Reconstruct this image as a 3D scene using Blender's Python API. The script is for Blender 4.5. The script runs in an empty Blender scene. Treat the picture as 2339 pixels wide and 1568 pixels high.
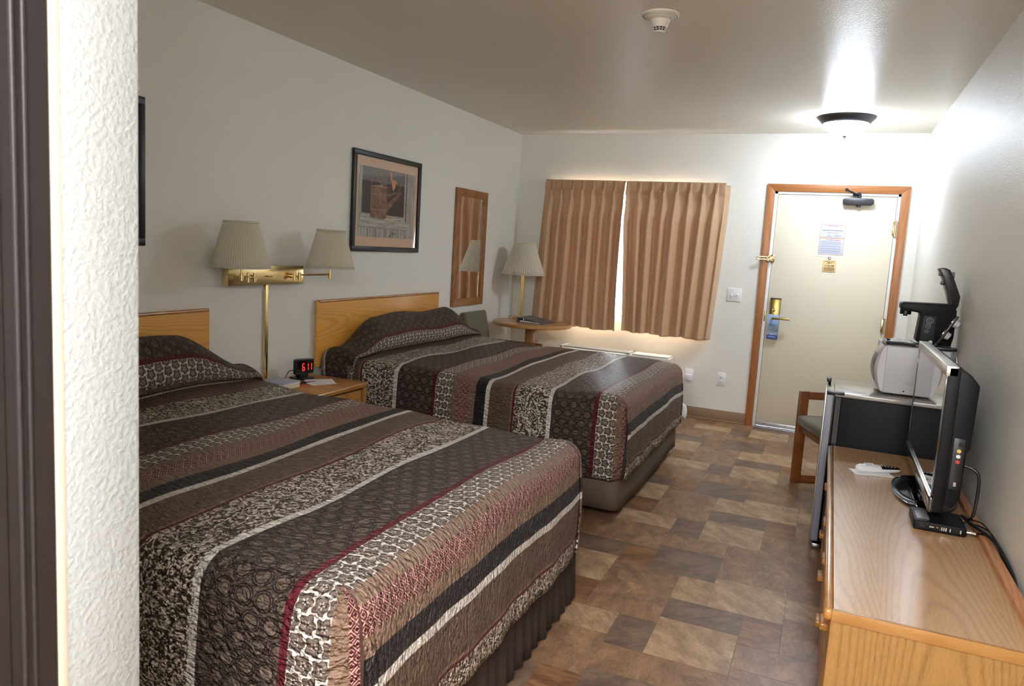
import bpy, bmesh, math, random
from mathutils import Vector, Matrix
random.seed(7)
PI = math.pi
SC = bpy.context.scene
COL = SC.collection
W, D, H = 3.459, 6.671, 2.51          # room width (x), window wall (y), ceiling height

# ------------------------------------------------------------------ camera
cd = bpy.data.cameras.new('camera'); cam = bpy.data.objects.new('camera', cd); COL.objects.link(cam)
cd.sensor_width = 36.0; cd.lens = 1678.998 * 36 / 2339; cd.shift_y = -(784 - 762.88) / 2339
cd.clip_start = 0.02
yaw, pit, rol = math.radians(-23.1449), math.radians(-6.9199), math.radians(3.4014)
F = Vector((math.sin(yaw) * math.cos(pit), math.cos(yaw) * math.cos(pit), math.sin(pit)))
r0 = Vector((math.cos(yaw), -math.sin(yaw), 0)); u0 = r0.cross(F)
Rv = r0 * math.cos(rol) + u0 * math.sin(rol); Uv = -r0 * math.sin(rol) + u0 * math.cos(rol)
cam.matrix_world = Matrix(((Rv.x, Uv.x, -F.x, 2.8656), (Rv.y, Uv.y, -F.y, 0.0), (Rv.z, Uv.z, -F.z, 1.4565), (0, 0, 0, 1)))
cd.dof.use_dof = True; cd.dof.focus_distance = 3.9; cd.dof.aperture_fstop = 8.0
SC.camera = cam

# ------------------------------------------------------------------ sky, view, lamps' strengths
wd = bpy.data.worlds.new('daylight'); SC.world = wd; wd.use_nodes = True
wd.node_tree.nodes['Background'].inputs[0].default_value = (0.86, 0.93, 1.0, 1)
wd.node_tree.nodes['Background'].inputs[1].default_value = 9.0
SC.view_settings.view_transform = 'Standard'; SC.view_settings.look = 'None'
SC.view_settings.exposure = 1.42; SC.view_settings.gamma = 1.0; SC.view_settings.use_curve_mapping = False
SC.cycles.use_denoising = True
SC.cycles.max_bounces = 10; SC.cycles.diffuse_bounces = 6; SC.cycles.glossy_bounces = 5
SC.cycles.transparent_max_bounces = 12; SC.cycles.sample_clamp_indirect = 6.0
SC.cycles.blur_glossy = 0.5; SC.cycles.caustics_reflective = False; SC.cycles.caustics_refractive = False
DOME_ENTRY = 40.0      # emission of the dome lamp by the door
VANITY_FILL = 8.0          # unseen vanity light added as fill on the wall behind the camera
FLUOR_FILL = 54.0           # unseen ceiling light added as fill; the bright stub implies a lamp there

# ------------------------------------------------------------------ node helpers
def C3(r, g, b):
    f = lambda v: ((v / 255) / 12.92 if v / 255 <= .04045 else ((v / 255 + .055) / 1.055) ** 2.4)
    return (f(r), f(g), f(b), 1)

class NT:
    def __init__(s, name):
        s.m = bpy.data.materials.new(name); s.m.use_nodes = True
        s.t = s.m.node_tree; s.b = s.t.nodes['Principled BSDF']; s.out = s.t.nodes['Material Output']
    def n(s, kind, **k):
        x = s.t.nodes.new(kind)
        for a, v in k.items(): setattr(x, a, v)
        return x
    def put(s, sock, v):
        if v is None: return
        if hasattr(v, 'is_linked') or isinstance(v, bpy.types.NodeSocket): s.t.links.new(v, sock)
        else: sock.default_value = v
    def ma(s, op, a, b=None, c=None, clamp=False):
        x = s.n('ShaderNodeMath', operation=op, use_clamp=clamp)
        s.put(x.inputs[0], a); s.put(x.inputs[1], b); s.put(x.inputs[2], c)
        return x.outputs[0]
    def mix(s, f, a, b, mode='MIX'):
        x = s.n('ShaderNodeMix', data_type='RGBA', blend_type=mode)
        s.put(x.inputs[0], f); s.put(x.inputs[6], a); s.put(x.inputs[7], b)
        return x.outputs[2]
    def coord(s, kind='Object'): return s.n('ShaderNodeTexCoord').outputs[kind]
    def mapping(s, v, scale=(1, 1, 1), rot=(0, 0, 0), loc=(0, 0, 0)):
        x = s.n('ShaderNodeMapping'); s.put(x.inputs[0], v)
        x.inputs[1].default_value = loc; x.inputs[2].default_value = rot; x.inputs[3].default_value = scale
        return x.outputs[0]
    def noise(s, v, scale=5, detail=3, rough=.5, dist=0.0):
        x = s.n('ShaderNodeTexNoise'); s.put(x.inputs['Vector'], v); x.inputs['Scale'].default_value = scale
        x.inputs['Detail'].default_value = detail; x.inputs['Roughness'].default_value = rough
        x.inputs['Distortion'].default_value = dist
        return x.outputs[0]
    def voro(s, v, scale=5, feature='F1', out=0, rnd=1.0):
        x = s.n('ShaderNodeTexVoronoi', feature=feature); s.put(x.inputs['Vector'], v)
        x.inputs['Scale'].default_value = scale; x.inputs['Randomness'].default_value = rnd
        return x.outputs[out]
    def ramp(s, f, stops, interp='LINEAR'):
        x = s.n('ShaderNodeValToRGB'); s.put(x.inputs[0], f); e = x.color_ramp; e.interpolation = interp
        while len(e.elements) < len(stops): e.elements.new(.5)
        for q, (p, c) in zip(e.elements, stops): q.position = p; q.color = c if len(c) == 4 else (*c, 1)
        return x.outputs[0]
    def sep(s, v):
        x = s.n('ShaderNodeSeparateXYZ'); s.put(x.inputs[0], v); return x.outputs
    def comb(s, x_, y_, z_=0.0):
        x = s.n('ShaderNodeCombineXYZ'); s.put(x.inputs[0], x_); s.put(x.inputs[1], y_); s.put(x.inputs[2], z_); return x.outputs[0]
    def bump(s, h, strength=.3, dist=.01):
        x = s.n('ShaderNodeBump'); x.inputs['Strength'].default_value = strength; x.inputs['Distance'].default_value = dist
        s.put(x.inputs['Height'], h); s.t.links.new(x.outputs[0], s.b.inputs['Normal']); return x
    def set(s, **k):
        names = dict(color='Base Color', rough='Roughness', metal='Metallic', spec='Specular IOR Level', coat='Coat Weight',
                     coat_rough='Coat Roughness', trans='Transmission Weight', emit='Emission Color', estr='Emission Strength',
                     sheen='Sheen Weight', alpha='Alpha', ior='IOR', sub='Subsurface Weight')
        for a, v in k.items(): s.put(s.b.inputs[names[a]], v)
        return s

MATS = {}
def plain(name, rgb, rough=.5, metal=0.0, bump=0.0, bscale=300, spec=.5, coat=0.0):
    if name in MATS: return MATS[name]
    t = NT(name); col = C3(*rgb)
    nz = t.noise(t.coord(), 9, 2)
    c = t.mix(t.ma('MULTIPLY', nz, .12), col, tuple(x * .75 for x in col[:3]) + (1,))
    t.set(color=c, rough=rough, metal=metal, spec=spec, coat=coat)
    if bump: t.bump(t.noise(t.coord(), bscale, 2), bump, .002)
    MATS[name] = t.m; return t.m

def paint(name, rgb, bs=.35, scale=170, rough=.42, dist=.0022, spec=.5):
    t = NT(name); v = t.coord()
    blot = t.noise(v, 1.3, 3)
    c = t.mix(t.ma('MULTIPLY', blot, .22), C3(*rgb), C3(*[x * .93 for x in rgb]))
    a = t.noise(v, scale, 3, .55); b = t.noise(v, scale * .38, 2, .5)
    h = t.ma('ADD', t.ramp(a, [(.42, (0, 0, 0)), (.62, (1, 1, 1))]), t.ma('MULTIPLY', b, .8))
    t.set(color=c, rough=rough, spec=spec); t.bump(h, bs, dist)
    return t.m

def oak(name, base, dark, axis='Y', face='Z', rough=.35, ring=1.0, coat=.25, seed=0.0):
    """straight-grained oak with cathedral figure; axis = grain direction"""
    t = NT(name); v = t.coord(); x, y, z = t.sep(v)
    d = {'X': x, 'Y': y, 'Z': z}
    along = d[axis]; rest = [k for k in 'XYZ' if k != axis]
    across = d[[k for k in rest if k != face][0]] if face in rest else d[rest[0]]
    depth = d[face] if face in rest else d[rest[1]]
    al = t.ma('ADD', along, seed)
    p = t.comb(across, t.ma('MULTIPLY', al, .09), t.ma('MULTIPLY', depth, .5))
    warp = t.noise(t.comb(t.ma('MULTIPLY', across, 3.0), t.ma('MULTIPLY', al, 1.1), depth), 1.0, 2, .5)
    # cathedral rings: parabolic distance field
    cell = t.ma('SUBTRACT', t.ma('FRACT', t.ma('ADD', t.ma('MULTIPLY', across, 3.3), .35 + seed)), .5)
    para = t.ma('ADD', t.ma('MULTIPLY', t.ma('MULTIPLY', cell, cell), 26.0 * ring), t.ma('MULTIPLY', al, 5.0 * ring))
    para = t.ma('ADD', para, t.ma('MULTIPLY', warp, 4.5))
    rings = t.ma('MULTIPLY', t.ma('ADD', t.ma('SINE', t.ma('MULTIPLY', para, 7.5)), 1.0), .5)
    rings = t.ma('POWER', rings, 3.0)
    fine = t.noise(p, 420, 3, .65); mid = t.noise(p, 90, 2, .5)
    f = t.ma('ADD', t.ma('MULTIPLY', rings, .30), t.ma('MULTIPLY', t.ma('POWER', fine, 2.2), 1.0))
    f = t.ma('ADD', f, t.ma('MULTIPLY', mid, .22), clamp=True)
    c = t.mix(f, C3(*base), C3(*dark))
    t.set(color=c, rough=rough, coat=coat, coat_rough=.25); t.bump(t.ma('ADD', fine, rings), .08, .001)
    return t.m

def metal(name, rgb, rough=.2, aniso=0):
    t = NT(name); nz = t.noise(t.coord(), 40, 3)
    t.set(color=C3(*rgb), metal=1.0, rough=t.ma('ADD', t.ma('MULTIPLY', nz, .06), rough - .02)); return t.m

def glow(name, rgb, strength):
    t = NT(name); t.set(color=C3(*rgb), emit=C3(*rgb), estr=strength, rough=.4); return t.m

def glass(name, tint=(1, 1, 1, 1), rough=.02, ior=1.5):
    t = NT(name)
    tr = t.n('ShaderNodeBsdfTransparent'); tr.inputs[0].default_value = tint
    gl = t.n('ShaderNodeBsdfGlossy'); gl.inputs['Roughness'].default_value = rough
    fr = t.n('ShaderNodeFresnel'); fr.inputs[0].default_value = ior
    ge = t.n('ShaderNodeNewGeometry'); f = t.ma('MULTIPLY', fr.outputs[0], t.ma('SUBTRACT', 1.0, ge.outputs['Backfacing']))
    mx = t.n('ShaderNodeMixShader'); t.t.links.new(f, mx.inputs[0])
    t.t.links.new(tr.outputs[0], mx.inputs[1]); t.t.links.new(gl.outputs[0], mx.inputs[2])
    t.t.links.new(mx.outputs[0], t.out.inputs[0]); return t.m

# ------------------------------------------------------------------ mesh helpers (world coordinates)
class MB:
    def __init__(s): s.v = []; s.f = []; s.mi = []; s.uv = {}; s.sm = []
    def quad(s, pts, mi=0, smooth=False):
        b = len(s.v); s.v += [tuple(p) for p in pts]; s.f.append(tuple(range(b, b + len(pts)))); s.mi.append(mi); s.sm.append(smooth)
        return s
    def box(s, x0, x1, y0, y1, z0, z1, bev=0.0, seg=2, mi=0, M=None):
        bm = bmesh.new(); bmesh.ops.create_cube(bm, size=1)
        for q in bm.verts: q.co = Vector(((x0 + x1) / 2 + q.co.x * (x1 - x0), (y0 + y1) / 2 + q.co.y * (y1 - y0), (z0 + z1) / 2 + q.co.z * (z1 - z0)))
        if bev > 0:
            bev = min(bev, .49 * min(abs(x1 - x0), abs(y1 - y0), abs(z1 - z0)))
            bmesh.ops.bevel(bm, geom=list(bm.edges), offset=bev, segments=seg, profile=.5, affect='EDGES')
        s.addbm(bm, M, mi, smooth=bev > 0); return s
    def addbm(s, bm, M=None, mi=0, smooth=False):
        b = len(s.v); bm.verts.index_update()
        for q in bm.verts: s.v.append(tuple(M @ q.co) if M else tuple(q.co))
        for f in bm.faces: s.f.append(tuple(b + q.index for q in f.verts)); s.mi.append(mi); s.sm.append(smooth)
        bm.free(); return s
    def lathe(s, prof, c=(0, 0, 0), n=40, M=None, mi=0, smooth=True, amp=0, lobes=0):
        """prof: list of (radius, height) turned about z through c"""
        b = len(s.v); T = Matrix.Translation(c) if M is None else M
        for r, h in prof:
            for k in range(n):
                a = 2 * PI * k / n; rr = r * (1 + (amp * math.cos(lobes * a) if lobes else 0))
                s.v.append(tuple(T @ Vector((rr * math.cos(a), rr * math.sin(a), h))))
        for i in range(len(prof) - 1):
            for k in range(n):
                k2 = (k + 1) % n
                s.f.append((b + i * n + k, b + i * n + k2, b + (i + 1) * n + k2, b + (i + 1) * n + k)); s.mi.append(mi); s.sm.append(smooth)
        return s
    def cyl(s, p0, p1, r0_, r1_=None, n=20, mi=0, caps=True):
        p0, p1 = Vector(p0), Vector(p1); r1_ = r0_ if r1_ is None else r1_
        q = (p1 - p0).to_track_quat('Z', 'Y').to_matrix().to_4x4(); M = Matrix.Translation(p0) @ q; L = (p1 - p0).length
        prof = [(r0_, 0), (r1_, L)]
        if caps: prof = [(1e-5, 0)] + prof + [(1e-5, L)]
        b = len(s.f); s.lathe(prof, n=n, M=M, mi=mi)
        if caps:
            for i in range(b, len(s.f)):
                if i < b + n or i >= b + 2 * n: s.sm[i] = False
        return s
    def tube(s, pts, r, n=10, mi=0, smooth_path=True):
        P = [Vector(p) for p in pts]
        if smooth_path and len(P) > 2:
            Q = []
            for i in range(len(P) - 1):
                a = P[max(i - 1, 0)]; b_ = P[i]; c = P[i + 1]; d = P[min(i + 2, len(P) - 1)]
                for k in range(6):
                    t = k / 6; Q.append(.5 * ((2 * b_) + (c - a) * t + (2 * a - 5 * b_ + 4 * c - d) * t * t + (3 * b_ - a - 3 * c + d) * t ** 3))
            Q.append(P[-1]); P = Q
        b = len(s.v); up = Vector((0, 0, 1))
        for i, p in enumerate(P):
            t = (P[min(i + 1, len(P) - 1)] - P[max(i - 1, 0)]).normalized()
            a = t.cross(up if abs(t.z) < .9 else Vector((1, 0, 0))).normalized(); c = t.cross(a)
            for k in range(n): s.v.append(tuple(p + r * (a * math.cos(2 * PI * k / n) + c * math.sin(2 * PI * k / n))))
        for i in range(len(P) - 1):
            for k in range(n):
                k2 = (k + 1) % n; s.f.append((b + i * n + k, b + i * n + k2, b + (i + 1) * n + k2, b + (i + 1) * n + k)); s.mi.append(mi); s.sm.append(True)
        for e in (0, len(P) - 1): s.f.append(tuple(b + e * n + k for k in range(n))); s.mi.append(mi); s.sm.append(False)
        return s
    def prism(s, poly, M, depth, bev=0.0, mi=0, seg=2):
        """2-D outline (x,y) extruded +z by depth, placed by M"""
        bm = bmesh.new(); vs = [bm.verts.new((x, y, 0)) for x, y in poly]; f = bm.faces.new(vs)
        r = bmesh.ops.extrude_face_region(bm, geom=[f]); bmesh.ops.translate(bm, verts=[g for g in r['geom'] if isinstance(g, bmesh.types.BMVert)], vec=(0, 0, depth))
        bmesh.ops.recalc_face_normals(bm, faces=bm.faces)
        if bev: bmesh.ops.bevel(bm, geom=list(bm.edges), offset=bev, segments=seg, profile=.5, affect='EDGES')
        s.addbm(bm, M, mi, smooth=bev > 0); return s
    def grid(s, fn, nu, nv, mi=0, uvfn=None, smooth=True):
        b = len(s.v)
        for i in range(nu + 1):
            for j in range(nv + 1):
                s.v.append(tuple(fn(i / nu, j / nv)))
                if uvfn: s.uv[len(s.v) - 1] = uvfn(i / nu, j / nv)
        for i in range(nu):
            for j in range(nv):
                a = b + i * (nv + 1) + j; s.f.append((a, a + nv + 1, a + nv + 2, a + 1)); s.mi.append(mi); s.sm.append(smooth)
        return s

def FR(ox, oy, oz, xa, ya):
    """frame matrix with origin and in-plane axes"""
    xa = Vector(xa).normalized(); ya = Vector(ya).normalized(); za = xa.cross(ya)
    return Matrix(((xa.x, ya.x, za.x, ox), (xa.y, ya.y, za.y, oy), (xa.z, ya.z, za.z, oz), (0, 0, 0, 1)))

def worigin(o):
    v = Vector((0, 0, 0))
    while o: v = v + Vector(o.location); o = o.parent
    return v

def obj(name, mb, mats, parent=None, at=None, merge=False, auto=True, local=False, label=None):
    me = bpy.data.meshes.new(name)
    o_ = worigin(parent) if parent else Vector(at or (0, 0, 0))
    if local: o_ = Vector((0, 0, 0))
    me.from_pydata([(x - o_.x, y - o_.y, z - o_.z) for x, y, z in mb.v], [], mb.f)
    for m in (mats if isinstance(mats, (list, tuple)) else [mats]): me.materials.append(m)
    me.polygons.foreach_set('material_index', mb.mi); me.polygons.foreach_set('use_smooth', mb.sm)
    if mb.uv:
        l = me.uv_layers.new(name='cloth')
        for lp in me.loops: l.data[lp.index].uv = mb.uv.get(lp.vertex_index, (0, 0))
    me.validate(); me.update()
    bm = bmesh.new(); bm.from_mesh(me)
    if merge: bmesh.ops.remove_doubles(bm, verts=bm.verts, dist=1e-5)
    bmesh.ops.recalc_face_normals(bm, faces=bm.faces); bm.to_mesh(me); bm.free()
    if auto and any(mb.sm): me.set_sharp_from_angle(angle=math.radians(38))
    o = bpy.data.objects.new(name, me); COL.objects.link(o)
    if parent: o.parent = parent
    elif at: o.location = at
    if label: o['label'] = label
    return o

def tag(o, label=None, cat=None, group=None, kind=None):
    if label: o['label'] = label
    if cat: o['category'] = cat
    if group: o['group'] = group
    if kind: o['kind'] = kind
    return o

def thing(name, label, cat, loc, rz=0.0, group=None):
    o = bpy.data.objects.new(name, None); COL.objects.link(o); o.location = loc; o.rotation_euler = (0, 0, rz)
    o.empty_display_size = .05
    return tag(o, label, cat, group)

def struct(name, mb, mats, parent=None, **k):
    o = obj(name, mb, mats, parent, **k)
    if not parent: o['kind'] = 'structure'
    return o

def copy_tree(o, parent=None):
    c = o.copy(); COL.objects.link(c)
    if parent: c.parent = parent
    for ch in list(o.children): copy_tree(ch, c)
    return c

def text(name, s, size, M, m, parent, align='CENTER', bold=False, sx=1.0, spacing=1.0, lead=1.0):
    """raised lettering as one mesh; M maps text plane (x right, y up) into the world"""
    cu = bpy.data.curves.new(name, 'FONT'); cu.body = s; cu.size = size; cu.align_x = align; cu.align_y = 'CENTER'
    cu.extrude = .0002; cu.resolution_u = 2; cu.space_character = spacing; cu.space_line = lead
    if bold: cu.offset = size * .018
    o = bpy.data.objects.new(name, cu); COL.objects.link(o)
    me = bpy.data.meshes.new_from_object(o.evaluated_get(bpy.context.evaluated_depsgraph_get())) if False else None
    dg = bpy.context.evaluated_depsgraph_get(); dg.update()
    me = bpy.data.meshes.new_from_object(o.evaluated_get(dg)); bpy.data.objects.remove(o)
    me.transform(M @ Matrix.Diagonal((sx, 1, 1, 1)))
    w = worigin(parent); me.transform(Matrix.Translation(-w))
    me.materials.clear(); me.materials.append(m); q = bpy.data.objects.new(name, me); COL.objects.link(q); q.parent = parent
    return q

# ------------------------------------------------------------------ materials
M_wall = paint('wall_paint', (237, 236, 228))
M_wallR = M_wall
M_stub = paint('darkened_wall_paint', (160, 163, 160), bs=.36, scale=120, rough=.6)  # same paint as the walls, darkened to hold down lamp light on the stub
M_ceil = paint('ceiling_paint', (232, 226, 214), bs=.22, scale=150, rough=.30, dist=.002, spec=.13)
M_oak = oak('golden_oak', (240, 180, 84), (192, 128, 44), 'Y', 'X', seed=.3)
M_oak_top = oak('dresser_top_laminate', (196, 160, 118), (150, 112, 74), 'Y', 'Z', rough=.30, ring=.8, coat=.35)
M_oak_side = oak('dresser_side_oak', (170, 130, 72), (114, 76, 36), 'Z', 'Y', rough=.42, ring=.8, coat=.1)
M_oak_edge = oak('oak_edge_banding', (188, 134, 70), (150, 92, 36), 'Y', 'Z', rough=.18, coat=.8)
M_oak_edge_x = oak('oak_edge_banding_crosswise', (168, 126, 68), (150, 96, 40), 'X', 'Z', rough=.35)
M_oak_front = oak('oak_drawer_front', (196, 140, 66), (140, 86, 34), 'Y', 'X', rough=.35, seed=1.3)
M_trim = oak('door_trim_wood', (178, 114, 60), (140, 84, 42), 'Z', 'Y', rough=.4, ring=.4)
M_trim_x = oak('door_trim_wood_across', (178, 114, 60), (140, 84, 42), 'X', 'Y', rough=.4, ring=.4)
M_mir = oak('mirror_frame_oak', (172, 118, 66), (112, 66, 30), 'Z', 'X', rough=.4)
M_mir_y = oak('mirror_frame_oak_across', (172, 118, 66), (112, 66, 30), 'Y', 'X', rough=.4)
M_chair = oak('chair_frame_wood', (140, 82, 38), (96, 50, 20), 'X', 'Y', rough=.35, ring=.5)
M_table = oak('table_top_oak', (192, 146, 86), (160, 112, 58), 'X', 'Z', rough=.3)
M_table_side = oak('table_post_oak', (178, 126, 66), (140, 92, 44), 'Z', 'X', rough=.35)
M_brass = metal('polished_brass', (234, 210, 156), .18)
M_abrass = metal('antique_brass', (160, 136, 80), .28)
M_white = plain('white_plastic', (236, 236, 238), .35)
M_black = plain('black_plastic', (16, 16, 19), .35)
M_blackm = plain('matte_black_plastic', (13, 13, 15), .5, bump=.15, bscale=900, spec=.2)
M_gloss = plain('gloss_black', (10, 10, 12), .08, coat=.6)
M_silver = metal('brushed_silver', (196, 196, 192), .25)
M_chrome = metal('chrome', (220, 220, 222), .08)
M_paper = plain('paper', (244, 243, 242), .8)
M_bronze = plain('dark_bronze', (66, 64, 68), .4, metal=.6)
M_door = plain('door_paint', (228, 220, 198), .55, bump=.12, bscale=120)
M_frame_w = plain('white_frame_paint', (238, 238, 234), .45)
M_base = plain('vinyl_base', (140, 112, 84), .5)
M_green = None

def fabric(name, rgb, scale=900, bs=.4, dark=.7, sheen=.2, rough=.9):
    t = NT(name); v = t.coord(); a = t.noise(v, scale * .4, 2, .7); b = t.noise(v, 4, 3)
    c = t.mix(t.ma('MULTIPLY', a, .7), C3(*rgb), C3(*[x * dark for x in rgb])); c = t.mix(t.ma('MULTIPLY', b, .2), c, C3(*[x * .8 for x in rgb]))
    t.set(color=c, rough=rough, sheen=sheen); t.bump(a, bs, .002); return t.m
M_green = fabric('green_upholstery', (112, 106, 82))
M_skirt2 = fabric('plain_brown_skirt_cloth', (96, 80, 64), sheen=0, rough=.85, dark=.9)
M_skirt = fabric('brown_skirt_cloth', (54, 40, 30), sheen=0, rough=.85, dark=.85)

def curtain_mat():
    t = NT('curtain_cloth'); v = t.coord(); a = t.noise(v, 260, 2, .7); b = t.noise(t.mapping(v, (60, 60, 6)), 1, 3)
    c = t.mix(a, C3(210, 176, 138), C3(176, 142, 106)); c = t.mix(t.ma('MULTIPLY', b, .18), c, C3(225, 180, 150))
    t.set(color=c, rough=.5, sheen=.4, spec=.4); t.bump(a, .25, .002)
    tr = t.n('ShaderNodeBsdfTranslucent'); tr.inputs[0].default_value = C3(230, 165, 140)
    mx = t.n('ShaderNodeMixShader'); mx.inputs[0].default_value = .05
    t.t.links.new(t.b.outputs[0], mx.inputs[1]); t.t.links.new(tr.outputs[0], mx.inputs[2]); t.t.links.new(mx.outputs[0], t.out.inputs[0])
    return t.m
M_curt = curtain_mat()

def shade_mat():
    t = NT('pleated_shade_cloth'); v = t.coord(); a = t.noise(v, 300, 2)
    t.set(color=t.mix(a, C3(242, 238, 224), C3(228, 222, 204)), rough=.85)
    tr = t.n('ShaderNodeBsdfTranslucent'); tr.inputs[0].default_value = C3(232, 224, 200)
    mx = t.n('ShaderNodeMixShader'); mx.inputs[0].default_value = .4
    t.t.links.new(t.b.outputs[0], mx.inputs[1]); t.t.links.new(tr.outputs[0], mx.inputs[2]); t.t.links.new(mx.outputs[0], t.out.inputs[0])
    return t.m
M_shade = shade_mat()

# quilt: stripes across the bed, read from the cloth's own coordinates (metres)
PER = .99
def quilt_mat(name, u0):
    t = NT(name); uvn = t.n('ShaderNodeUVMap'); uvn.uv_map = 'cloth'; u, v, _ = t.sep(uvn.outputs[0])
    wob = t.ma('MULTIPLY', t.ma('SUBTRACT', t.noise(t.comb(t.ma('MULTIPLY', u, 3), v), 4, 2), .5), .012)
    s = t.ma('MODULO', t.ma('ADD', t.ma('SUBTRACT', u, u0 - 10 * PER), wob), PER)
    def band(a, b): return t.ma('MULTIPLY', t.ma('GREATER_THAN', s, a), t.ma('LESS_THAN', s, b))
    uvv = t.comb(u, v)
    # woven scroll-and-leaf brocade
    wv = t.n('ShaderNodeVectorMath', operation='ADD'); t.put(wv.inputs[0], uvv)
    nz = t.n('ShaderNodeTexNoise'); t.put(nz.inputs['Vector'], uvv); nz.inputs['Scale'].default_value = 26; nz.inputs['Detail'].default_value = 1
    sc = t.n('ShaderNodeVectorMath', operation='SCALE'); t.put(sc.inputs[0], nz.outputs[1]); sc.inputs['Scale'].default_value = .05
    t.put(wv.inputs[1], sc.outputs[0])
    f1 = t.voro(wv.outputs[0], 38, 'DISTANCE_TO_EDGE'); f2 = t.noise(uvv, 50, 2, .5, 2.5)
    leaf = t.ma('GREATER_THAN', t.ma('ADD', t.ma('MULTIPLY', t.ma('SUBTRACT', t.noise(uvv, 27, 1, .5, 3.6), .5), 1.3), t.ma('MULTIPLY', t.ma('SUBTRACT', f2, .5), .9)), -.035)
    vein = t.ma('LESS_THAN', t.ma('ABSOLUTE', t.ma('SUBTRACT', t.noise(uvv, 75, 1, .5, 1.5), .5)), .022)
    c_floral = t.mix(leaf, C3(216, 204, 188), C3(60, 45, 36)); c_floral = t.mix(t.ma('MULTIPLY', vein, leaf), c_floral, C3(140, 122, 104))
    # rows of double rings
    c = .056; row = t.ma('FLOOR', t.ma('DIVIDE', v, c * .9))
    uu = t.ma('ADD', t.ma('DIVIDE', t.ma('SUBTRACT', s, .035), c), t.ma('MULTIPLY', t.ma('MODULO', t.ma('ADD', row, 400), 2.0), .5))
    fx = t.ma('SUBTRACT', t.ma('FRACT', uu), .5); fy = t.ma('SUBTRACT', t.ma('FRACT', t.ma('DIVIDE', v, c * .9)), .5)
    dd = t.ma('SQRT', t.ma('ADD', t.ma('MULTIPLY', fx, fx), t.ma('MULTIPLY', fy, fy)))
    ring = t.ma('MAXIMUM', t.ma('LESS_THAN', t.ma('ABSOLUTE', t.ma('SUBTRACT', dd, .34)), .028), t.ma('LESS_THAN', t.ma('ABSOLUTE', t.ma('SUBTRACT', dd, .46)), .028))
    inner = t.ma('LESS_THAN', dd, .32)
    c_ring = t.mix(ring, t.mix(inner, C3(84, 70, 60), C3(100, 85, 73)), C3(30, 22, 22))
    # little five-petal flowers
    c2 = .044; r2 = t.ma('FLOOR', t.ma('DIVIDE', v, c2)); u2 = t.ma('ADD', t.ma('DIVIDE', s, c2), t.ma('MULTIPLY', t.ma('MODULO', t.ma('ADD', r2, 400), 2.0), .5))
    gx = t.ma('SUBTRACT', t.ma('FRACT', u2), .5); gy = t.ma('SUBTRACT', t.ma('FRACT', t.ma('DIVIDE', v, c2)), .5)
    rr = t.ma('SQRT', t.ma('ADD', t.ma('MULTIPLY', gx, gx), t.ma('MULTIPLY', gy, gy))); th = t.ma('ARCTAN2', gy, gx)
    pet = t.ma('ADD', .46, t.ma('MULTIPLY', t.ma('COSINE', t.ma('MULTIPLY', th, 5.0)), .09))
    petal = t.ma('LESS_THAN', rr, pet); star = t.ma('LESS_THAN', rr, t.ma('ADD', .12, t.ma('MULTIPLY', t.ma('COSINE', t.ma('MULTIPLY', th, 5.0)), .09)))
    c_fl = t.mix(petal, C3(220, 210, 198), C3(112, 98, 86)); c_fl = t.mix(star, c_fl, C3(200, 190, 180)); c_fl = t.mix(t.ma('LESS_THAN', rr, .07), c_fl, C3(52, 42, 38))
    edgep = t.ma('LESS_THAN', t.ma('ABSOLUTE', t.ma('SUBTRACT', rr, pet)), .03); c_fl = t.mix(edgep, c_fl, C3(60, 48, 44))
    # lattice
    def tri(k): return t.ma('ABSOLUTE', t.ma('SUBTRACT', t.ma('FRACT', k), .5))
    a1 = tri(t.ma('DIVIDE', t.ma('ADD', s, t.ma('MULTIPLY', v, 1.0)), .031)); a2 = tri(t.ma('DIVIDE', t.ma('SUBTRACT', s, t.ma('MULTIPLY', v, 1.0)), .031))
    la = t.ma('LESS_THAN', t.ma('MINIMUM', a1, a2), .075); lb = t.ma('LESS_THAN', t.ma('ABSOLUTE', t.ma('SUBTRACT', t.ma('MINIMUM', a1, a2), .27)), .05)
    c_lat = t.mix(t.ma('MAXIMUM', la, lb), C3(82, 24, 30), C3(186, 146, 132))
    # basket / weave
    bw = t.noise(t.mapping(uvv, (170, 90, 1), rot=(0, 0, .7)), 1, 2, .7)
    c_bas = t.mix(bw, C3(128, 104, 86), C3(66, 50, 40))
    rib = t.ma('ABSOLUTE', t.ma('SINE', t.ma('MULTIPLY', v, 700)))
    c_wh = t.mix(rib, C3(190, 180, 166), C3(236, 230, 220))
    tan = C3(134, 108, 90); red = C3(92, 28, 36); blk = C3(42, 36, 36)
    col = c_wh
    for a, b, cc in ((.024, .036, C3(72, 58, 56)), (.036, .262, c_ring), (.262, .285, red), (.285, .39, c_fl), (.39, .43, tan), (.43, .498, c_lat), (.498, .545, tan),
                     (.545, .608, blk), (.608, .634, c_wh), (.634, .768, c_bas), (.768, .778, tan), (.778, .79, red), (.79, PER, c_floral)):
        col = t.mix(band(a, b), col, cc)
    # satin threads and quilting puckers
    pk = t.noise(t.mapping(uvv, (34, 85, 1)), 1, 2, .5, .9); pk2 = t.noise(uvv, 190, 2, .6)
    st = t.ma('POWER', t.ma('ABSOLUTE', t.ma('SINE', t.ma('ADD', t.ma('MULTIPLY', v, 150), t.ma('MULTIPLY', t.noise(uvv, 30, 2), 9.0)))), .5)
    pk3 = t.noise(t.mapping(uvv, (22, 48, 1)), 1, 2, .6, 1.5)
    h = t.ma('ADD', t.ma('ADD', t.ma('MULTIPLY', pk3, 1.6), t.ma('MULTIPLY', pk, 1.3)), t.ma('ADD', t.ma('MULTIPLY', pk2, .25), t.ma('MULTIPLY', st, .5)))
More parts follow.
